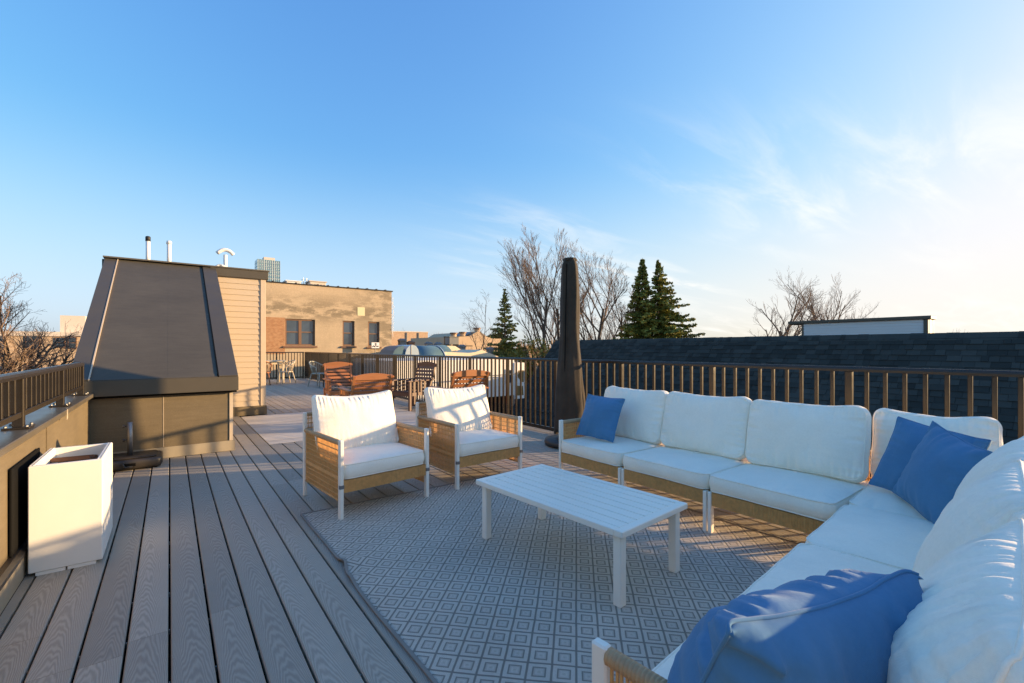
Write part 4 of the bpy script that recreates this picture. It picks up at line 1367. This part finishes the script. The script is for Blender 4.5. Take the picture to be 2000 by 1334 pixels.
roof_unit('skylight_box', 'flat white skylight box near the right end of the stucco roof', 9.0, 9.62, 26.8, 27.4, 4.3, 4.72, 'pvc')

# glass tower far away
tw = thing('glass_tower', 'distant pale blue glass office tower above the roofs', 'tower', (106, 671, -9))
obj('shaft', bx(-16, 10.5, -8, 14, 0, 125), M['tower'], tw)
fl = MB()
for i in range(24):
    fl.box(-16.3, 10.8, -8.3, 14.3, 8 + i * 4.9, 8.5 + i * 4.9)
obj('floor_band', fl, M['paleblue'], tw)
mu = MB()
for i in range(12):
    mu.box(-16 + i * 2.38, -15.7 + i * 2.38, -8.4, -8.05, 0, 124.6)
obj('mullion', mu, M['paleblue'], tw)
obj('roof_plant', bx(-8, 5, -4, 8, 125.01, 129), M['palewall'], tw)

# ------------------------------------------------------------------ white rooftop extension and roofs beyond
we = thing('rooftop_extension', 'white rounded rooftop extension with windows seen through the railing', 'building', (0, 12.5, 0))
def roundbox(x0, x1, y0, y1, z0, z1, r, n=8):
    poly = [(x0, z0), (x1, z0)] + [(x1 - r + r * math.cos(R(90 * i / n)), z1 - r + r * math.sin(R(90 * i / n))) for i in range(n + 1)] + [(x0, z1)]
    return MB().prism(poly, y0, y1, 'y')
obj('wall', roundbox(5.15, 9.50, 0, 3.6, -.32, .93, .02), M['whitewall'], we)
obj('corner_bay', roundbox(9.502, 10.02, -.03, 3.6, -.45, .80, .16), M['whitewall'], we)
for x0, x1, z0, z1 in ((9.14, 9.34, .12, .55),):
    f = obj('window', MB().box(x0 - .03, x1 + .03, -.03, -.002, z0 - .03, z1 + .03), M['vsiding'], we)
    obj('pane', bx(x0, (x0 + x1) / 2 - .01, -.036, -.031, z0, z1), M['glass'], f)
    obj('pane', bx((x0 + x1) / 2 + .01, x1, -.036, -.031, z0, z1), M['glass'], f)
obj('arched_opening', MB().prism([(9.63, .30), (9.63, .45), (9.66, .53), (9.90, .53), (9.90, .12), (9.80, .12)], -.034, -.031, 'y'), M['ochre'], we)
obj('lower_panel', MB().prism([(9.55, -.34), (9.55, -.10), (9.62, 0.0), (9.86, -.02), (9.89, -.34)], -.036, -.031, 'y'), M['ochre'], we)
obj('painted_shade_block', bx(5.2, 9.4, .08, 3.5, -1.2, -.322), M['dark'], we)  # solid near-black block: shade under the extension put into its colour
for i in range(9):
    obj('panel_joint', bx(5.6 + i * .43, 5.608 + i * .43, -.004, -.001, -.31, .90), M['curb'], we)
obj('base_wall', bx(5.3, 9.6, .3, 3.4, -9, -1.21), M['bodywall'], we)
pk = obj('roof_pipe_rack', MB().tube([(7.0, 12.2, .36), (9.45, 12.2, .44)], .018, 6).tube([(5.4, 12.2, .33), (6.2, 12.2, .34)], .018, 6).tube([(7.2, 12.2, .36), (7.2, 12.2, -9)], .02, 6).tube([(9.2, 12.2, .43), (9.2, 12.2, -9)], .02, 6).tube([(5.6, 12.2, .33), (5.6, 12.2, -9)], .02, 6), M['greybox']); tag(pk, 'thin dark conduit rail in front of the white rooftop extension', 'conduit')

cr = thing('cream_roof', 'cream membrane roof with humped edges beyond the railing', 'roof', (0, 19.5, 0))
def hump(name, pts, y0, y1, mat, par):
    return obj(name, MB().prism(pts, y0, y1, 'y'), M[mat], par)
hump('roof_hump', [(9.6, .2), (15.0, .2), (13.75, .86), (13.0, 1.12), (12.75, 1.22), (12.35, 1.10), (12.0, 1.06), (10.7, 1.12), (10.05, 1.10), (9.65, .95)], 0, 2.2, 'memb', cr)
hump('roof_hump', [(10.8, .2), (13.6, .2), (13.0, 1.15), (12.5, 1.42), (10.95, 1.45)], 2.3, 6, 'memb', cr)
obj('wall', bx(8.0, 15.0, .05, 7, -9, .19), M['tanwall'], cr)

bb = thing('barrel_roof', 'blue grey barrel roof with pale skylight end', 'roof', (0, 19, 0))
def barrel(x0, x1, y0, y1, zc, rz_, n=14):
    m = MB(); ry = (y1 - y0) / 2; yc = (y0 + y1) / 2
    poly = [(yc + ry * math.cos(math.pi * i / n), zc + rz_ * math.sin(math.pi * i / n)) for i in range(n + 1)]
    return m.prism(poly, x0, x1, 'x')
obj('skylight', MB().prism([(7.75, .5), (8.3, .5), (8.3, 1.42), (8.05, 1.36), (7.86, 1.2), (7.76, .95)], 0, 1.6, 'y'), M['bluemetal'], bb)
obj('skylight', MB().prism([(8.31, .5), (9.0, .5), (9.0, 1.05), (8.96, 1.25), (8.85, 1.4), (8.7, 1.45), (8.52, 1.40), (8.40, 1.25), (8.33, 1.0)], -.06, 1.6, 'y'), M['paleblue'], bb)
obj('glazing_bar', bx(8.60, 8.625, -.075, -.061, .5, 1.43), M['curb'], bb)
obj('roof_shell', barrel(9.01, 10.42, 0, 2.4, .5, .92), M['bluemetal'], bb, True)
obj('roof_shell', barrel(10.47, 11.4, .9, 3.2, .5, .96), M['bluemetal'], bb, True)
obj('edge_strip', barrel(10.425, 10.465, -.03, 2.43, .5, .95), M['paleblue'], bb)
obj('wall', bx(7.75, 11.0, .05, 2.4, -9, .49), M['whitewall'], bb)

def block(name, label, cat, x0, x1, y0, y1, z1, mat, wins=(), gable=None):
    t = thing(name, label, cat, ((x0 + x1) / 2, y0, 0))
    a = (x1 - x0) / 2
    if gable:
        poly = [(-a, -9), (a, -9)] + [(p - (x0 + x1) / 2, q) for p, q in gable]
        obj('wall', MB().prism(poly, 0, y1 - y0, 'y'), M[mat], t)
    else:
        obj('wall', bx(-a, a, 0, y1 - y0, -9, z1), M[mat], t)
        obj('coping', bx(-a - .06, a + .06, -.06, y1 - y0 + .06, z1 + .001, z1 + .12), M['palewall'], t)
    for (p, q, zl, zh) in wins:
        p -= (x0 + x1) / 2; q -= (x0 + x1) / 2
        f = MB(); f.box(p - .06, q + .06, -.08, -.001, zl - .06, zh + .06)
        o = obj('window', f, M['wframe'], t)
        obj('pane', bx(p, q, -.09, -.081, zl, (zl + zh) / 2 - .03), M['glass'], o)
        obj('pane', bx(p, q, -.09, -.081, (zl + zh) / 2 + .03, zh), M['glass'], o)
    return t
tbk = block('brick_block', 'long tan brick building beyond the blue barrel roof', 'building', 22, 29.9, 60, 70, 3.55, 'tanbrick')
for x in (26.6, 28.4):
    obj('downpipe', bx(x - 26.0, x - 25.9, -.12, -.01, -9, 3.5), M['greybox'], tbk)
gb = block('gable_house', 'tan gabled brick house with chimney pots beyond the cream roof', 'building', 23.6, 30.2, 42, 52, 3, 'tanwall', gable=[(30.2, 2.45), (29.2, 2.55), (28.6, 2.5), (28.2, 2.55), (27.2, 3.12), (26.7, 3.05), (25.9, 2.6), (25.1, 2.55), (23.6, 2.5)])
obj('roof', MB().prism([(-1.4, 2.62), (-.35, 3.10), (-.35, 2.7)], .4, 3, 'y'), M['greybox'], gb)
for x, z in ((24.2, 2.5), (25.3, 2.6), (27.15, 3.1)):
    cpt = thing('chimney_pot', {24.2: 'wide flat dark chimney cap, leftmost on the tan gabled house', 25.3: 'dark round chimney pot in the middle of the tan gabled house', 27.15: 'dark chimney pot on the highest gable of the tan house'}[x], 'chimney', (x, 42.5, z), 0, 'chimney pots on the tan gabled house')
    obj('pot', MB().lathe([(.30, 0), (.30, .30)], 12), M['tanwall'], cpt)
    obj('cap', MB().lathe([(.42, .301), (.42, .42), (.36, .46)], 12), M['wframe'], cpt)
acu = roof_unit('cooling_unit', 'grey cooling unit on a steel frame between the tan buildings', 19.5, 20.45, 35, 36, 1.62, 2.27, 'greybox')
fr = MB()
for x in (-.95, -.5, .45):
    fr.box(x - .03, x + .03, -.5, .5, -1.2, .0)
fr.box(-1.0, 1.9, -.5, -.4, -.16, -.08); fr.box(-.95, -.89, -.5, -.4, 0, .7); fr.box(-.95, -.5, -.5, -.44, .62, .69)
obj('frame', fr, M['bronze'], acu)
obj('platform', bx(-1.2, 2.0, -.6, .6, -11, -1.21), M['tanwall'], acu)
for (x, y, z, hh, lab) in ((10.8, 25, 1.25, .55, 'dark square vent stack left of the brown flue'), (11.35, 25, 1.25, .42, 'rusty brown flue beside the tan brick wall'), (12.5, 25, 1.2, .42, 'pale louvred roof vent left of the cooling unit'), (13.15, 25, 1.2, .40, 'dark hooded roof vent below the cooling unit'), (14.83, 25, 1.05, .42, 'dark roof vent standing on the cream roof hump'), (16.3, 24, .85, .45, 'small grey vent on the right slope of the cream roof')):
    vt = thing('roof_vent', lab, 'vent', (x, y, z), 0, 'vents on the roofs beyond the railing')
    mt = 'teak' if 'rusty' in lab else ('palewall' if 'pale' in lab else 'greybox')
    obj('shaft', bx(-.17, .17, -.17, .17, -1.5, hh - .1), M[mt], vt)
    obj('hood', MB().lathe([(.27, hh - .099), (.27, hh - .02), (.12, hh + .06)], 8), M['wframe' if 'rusty' in lab else 'greybox'], vt)
lowr = obj('low_roof', bx(10.2, 17.5, 22.6, 27.5, -9, .55), M['memb']); tag(lowr, 'low cream roofed block under the roof vents', 'building')

# buildings at the left
lb = block('apartment_block', 'tan brick apartment block behind the bare tree at left', 'building', -24, -5.6, 56, 68, 2.62, 'tanwall',
           wins=((-9.75, -9.02, 1.3, 2.5), (-7.95, -7.45, 1.4, 2.2), (-7.15, -6.7, 1.3, 2.25), (-11.6, -11.0, 1.2, 2.4), (-9.75, -9.02, -1.5, -.2), (-8.0, -7.3, -1.5, -.2), (-11.6, -11.0, -1.5, -.2), (-6.9, -6.2, -1.5, -.2)))
obj('stair_tower', bx(6.95, 8.6, 1, 5, 2.75, 4.25), M['palewall'], lb)
obj('cornice', bx(-9.15, 9.2, -.12, -.061, 2.35, 2.62), M['palewall'], lb)
block('row_house', 'pale row house farther off behind the apartment block', 'building', -40, -25, 70, 82, 2.0, 'palewall')
# distant tree line
tl = MB(); tones = []
for i in range(2600):
    a = R(rnd.uniform(-25, 100)); d = rnd.uniform(260, 420)
    h = rnd.uniform(5, 13) * rnd.random() ** .6
    x, y = math.sin(a) * d, math.cos(a) * d
    w_ = rnd.uniform(1.5, 4)
    tl.add([(x - w_, y, -9), (x + w_, y + rnd.uniform(-2, 2), -9), (x + rnd.uniform(-1, 1), y + 1, -9 + 6 + h)], [(0, 1, 2)])
o = obj('treeline', tl, M['twig'], fixn=False); tag(o, 'hazy line of far bare trees along the horizon', kind='stuff')

# ------------------------------------------------------------------ trees
def bare_tree(label, base, H, seed, spread=.55, limbs=6, fork=.25, tr=.22, lv=(7, 6, 5), up=.25, lean=(0, 0), group='bare winter trees around the roofs', twr=.009, name='bare_tree', rel=.62):
    r = random.Random(seed)
    t = thing(name, label, 'tree', base, 0, group)
    big, small = MB(), MB()
    def grow(p, d, L, rad, lev):
        n = 5 if lev == 0 else (4 if lev < 3 else 3)
        pts = [p.copy()]; rs = [rad]; q = p.copy(); dd = d.copy()
        end = rad * (.45 if lev < 2 else .35)
        for i in range(n):
            dd = (dd + Vector((r.gauss(0, .10), r.gauss(0, .10), r.gauss(0, .05) + up * .22)) * (.6 if lev == 0 else 1)).normalized()
            q = q + dd * (L / n)
            pts.append(q.copy()); rs.append(max(rad + (end - rad) * (i + 1) / n, twr * .55))
        (big if lev < 2 else small).tube(pts, rs, 8 if lev == 0 else (6 if lev == 1 else (4 if lev == 2 else 3)), cap=False)
        if lev >= len(lv) + 0:
            return
        k = lv[lev]
        for i in range(k):
            f = (.30 if lev else fork * 1.0) + (1 - (.30 if lev else fork)) * (i + r.random() * .8) / k
            f = min(f, .98)
            a_ = f * n; ii = min(int(a_), n - 1); pp = pts[ii].lerp(pts[ii + 1], a_ - ii); rr = rs[ii] + (rs[ii + 1] - rs[ii]) * (a_ - ii)
            tang = (pts[ii + 1] - pts[ii]).normalized()
            az = r.uniform(0, 2 * math.pi)
            side = (tang.orthogonal().normalized() * math.cos(az) + tang.cross(tang.orthogonal().normalized()) * math.sin(az))
            ang = spread * r.uniform(.7, 1.25)
            nd = (tang * math.cos(ang) + side * math.sin(ang)).normalized()
            grow(pp, nd, L * rel * r.uniform(.7, 1.15) * (1 - .45 * f if lev else 1 - .25 * f), rr * (.62 if lev else .6), lev + 1)
    d0 = Vector((lean[0], lean[1], 1)).normalized()
    grow(Vector((0, 0, 0)), d0, H * .62, tr, 0)
    obj('trunk', big, M['bark'], t, True, fixn=False)
    obj('crown', small, M['twig'], t, False, fixn=False)
    return t

def conifer(label, base, H, Rb, seed, mat='spruce', dens=1.0, skew=(0, 0), whorl=.34, drop=.25, name='spruce_tree', blade=(.26, .07)):
    r = random.Random(seed)
    t = thing(name, label, 'tree', base, 0)
    obj('trunk', MB().tube([(0, 0, 0), (0, 0, H * .5), (0, 0, H)], [H * .016, H * .010, .012], 8), M['bark'], t, True)
    m = MB(); tones = []; tw_ = MB()
    z = H * .30
    while z < H * .995:
        f = (z - H * .30) / (H * .70)
        Lm = Rb * (1 - f) ** 1.0 + .05
        nb = max(4, int((7 + 3 * (1 - f)) * dens))
        for b in range(nb):
            az = r.uniform(0, 2 * math.pi)
            L = Lm * r.uniform(.55, 1.12) * (1 + skew[0] * math.cos(az) + skew[1] * math.sin(az))
            zz_ = z + r.uniform(-.15, .15)
            dirv = Vector((math.cos(az), math.sin(az), 0))
            steps = max(3, int(L / .13)); pts = []
            for s in range(steps + 1):
                u = s / steps
                pts.append(Vector((0, 0, zz_)) + dirv * (L * u) + Vector((0, 0, -drop * L * u * (1 - .55 * u) + .12 * L * max(0, u - .7))))
            tw_.tube(pts, [.022 * (1 - .8 * i / steps) for i in range(steps + 1)], 3, cap=False)
            tone = r.uniform(0, 1)
            for s in range(1, steps + 1):
                u = s / steps; p = pts[s]
                for q in range(int(5 * dens + 1)):
                    sd = 1 if q % 2 else -1
                    out_ = (dirv * r.uniform(.25, 1.0) + dirv.cross(Vector((0, 0, 1))) * sd * r.uniform(.3, 1.1) + Vector((0, 0, r.uniform(-.75, .25)))).normalized()
                    ln = blade[0] * r.uniform(.6, 1.3) * (1.1 - .4 * u) * (.30 + .70 * min(1, (1 - f) * 3.5)); wd = blade[1] * r.uniform(.7, 1.3)
                    sv = out_.cross(Vector((r.uniform(-1, 1), r.uniform(-1, 1), r.uniform(-1, 1)))).normalized() * wd
                    a_ = p + Vector((r.uniform(-.05, .05), r.uniform(-.05, .05), r.uniform(-.05, .05)))
                    m.add([tuple(a_ - sv * .5), tuple(a_ + out_ * ln * .5 - sv), tuple(a_ + out_ * ln), tuple(a_ + out_ * ln * .45 + sv)], [(0, 1, 2, 3)])
                    tones.append(min(1, max(0, tone * .55 + r.random() * .45)))
        z += whorl * r.uniform(.8, 1.2) * (1 if f < .8 else .7)
    m.tone = tones
    obj('branches', tw_, M['bark'], t, fixn=False)
    obj('crown', m, M[mat], t, fixn=False)
    return t

def shrub(label, base, rx, ry, rz_, seed, mat='shrub', n=2600, name='shrub'):
    r = random.Random(seed); t = thing(name, label, 'shrub', base)
    m = MB(); tones = []
    cl = [(Vector((r.gauss(0, .45), r.gauss(0, .45), r.uniform(-.2, .95))), r.uniform(.2, .42), r.random()) for _ in range(26)]
    for i in range(n):
        c_, rr, tn = r.choice(cl)
        v = Vector((r.gauss(0, 1), r.gauss(0, 1), r.gauss(0, 1))).normalized() * rr * r.uniform(.5, 1.05) + c_
        p = Vector((v.x * rx, v.y * ry, v.z * rz_))
        a_ = Vector((r.uniform(-1, 1), r.uniform(-1, 1), r.uniform(-1, 1))).normalized() * r.uniform(.06, .13)
        b_ = a_.cross(Vector((r.uniform(-1, 1), r.uniform(-1, 1), 1))).normalized() * r.uniform(.03, .06)
        m.add([tuple(p - a_), tuple(p + b_), tuple(p + a_), tuple(p - b_)], [(0, 1, 2, 3)])
        tones.append(min(1, max(0, tn * .6 + r.random() * .4)))
    m.tone = tones
    st = MB()
    for c_, rr, tn in cl:
        st.tube([(0, 0, -rz_ * 1.5), (c_.x * rx * .5, c_.y * ry * .5, c_.z * rz_ * .2), (c_.x * rx, c_.y * ry, c_.z * rz_)], [.05, .03, .012], 4, cap=False)
    obj('stem', st, M['bark'], t, fixn=False)
    obj('crown', m, M[mat], t, fixn=False)
    return t

bare_tree('tallest bare tree just left of the closed umbrella', (19.7, 22.7, -5), 15.9, 3, .46, fork=.38, tr=.15, lv=(11, 9, 6, 5), up=.5, lean=(-.02, .02), twr=.011)
bare_tree('bare tree directly behind the closed umbrella', (21.4, 22.8, -5), 14.6, 9, .48, fork=.40, tr=.14, lv=(10, 8, 6, 4), up=.5, twr=.011)
bare_tree('bare spreading tree between the umbrella and the spruces', (23.2, 21.6, -4), 13.0, 14, .62, fork=.30, tr=.17, lv=(12, 8, 6, 4), up=.40, lean=(.06, -.04), twr=.011)
bare_tree('lower bare tree right beside the left spruce', (24.7, 20.6, -4), 12.0, 21, .60, fork=.34, tr=.14, lv=(11, 7, 6, 4), up=.35, lean=(.06, -.05), twr=.011)
bare_tree('small bare tree leaning left of the pale pine', (17.5, 25.5, -5), 10.4, 33, .75, fork=.4, tr=.10, lv=(9, 7, 5, 3), up=.08, lean=(-.08, .10))
bare_tree('wide bare tree beyond the parapet railing at left', (-4.75, 25.9, -6), 11.0, 44, .72, fork=.50, tr=.19, lv=(14, 10, 7, 4), up=.16, lean=(.02, 0), rel=.62, twr=.008)
bare_tree('bare tree left of the penthouse roof', (35.0, 13.8, -5), 12.2, 52, .60, fork=.45, tr=.19, lv=(9, 7, 5, 3), up=.3, lean=(-.03, .05))
bare_tree('bare tree rising behind the left end of the penthouse roof', (41.2, 14.1, -5), 13.2, 57, .50, fork=.45, tr=.18, lv=(9, 7, 5, 3), up=.35)
bare_tree('bare tree behind the middle of the penthouse roof', (42.5, 13.1, -5), 12.8, 63, .50, fork=.5, tr=.16, lv=(8, 7, 5, 3), up=.35)
bare_tree('small bare tree behind the penthouse roof, right of its middle', (43.8, 12.0, -5), 11.6, 71, .45, fork=.6, tr=.13, lv=(7, 6, 5), up=.3)
for i, (x, y, h, lab) in enumerate(((44.8, 22.5, 8.4, 'tip of a far bare tree above the shingled ridge, left of the penthouse'), (61.5, 10.0, 9.6, 'tip of a far bare tree right of the penthouse'), (60.0, 11.6, 9.2, 'low bare tree top beside the right end of the penthouse'), (62.0, 8.2, 9.5, 'far bare tree top above the ridge near the right edge'))):
    bare_tree(lab, (x, y, -6), h, 80 + i, .6, fork=.6, tr=.14, lv=(8, 6, 4), up=.25, twr=.014)
for i, (x, y, h, lab) in enumerate(((34, 86, 13.4, 'far bare tree against the corner of the stucco building'), (38, 84, 13.0, 'far bare tree above the left part of the tan brick building'), (41.5, 81, 12.6, 'far bare tree above the right end of the tan brick building'), (44.5, 79, 12.4, 'far bare tree between the tan building and the cooling unit'))):
    bare_tree(lab, (x, y, -9), h * 1.15, 95 + i, .6, fork=.5, tr=.22, lv=(10, 7, 6), up=.3, twr=.02)
conifer('tall dark spruce, left of the pair beyond the shingled roof', (24.9, 18.8, -4.5), 11.75, 2.1, 5, skew=(-.1, .1), dens=1.45, whorl=.27, drop=.38)
conifer('broad dark spruce, right of the pair beyond the shingled roof', (25.75, 18.2, -4.5), 11.5, 3.3, 6, skew=(.30, -.30), dens=1.45, whorl=.27, drop=.38)
conifer('thin pale green pine beyond the railing', (17.7, 24.3, -6.1), 11.2, 2.6, 8, 'pine', 1.1, whorl=.30, drop=.0, name='pine_tree', blade=(.22, .07))
shrub('yellow green leafy shrub beside the end of the shingled roof', (18.6, 22.8, -.3), 1.6, 1.6, 1.9, 4)
shrub('dark green shrub under the pale pine', (17.4, 23.2, -.2), 1.3, 1.3, 1.2, 12, 'pine')
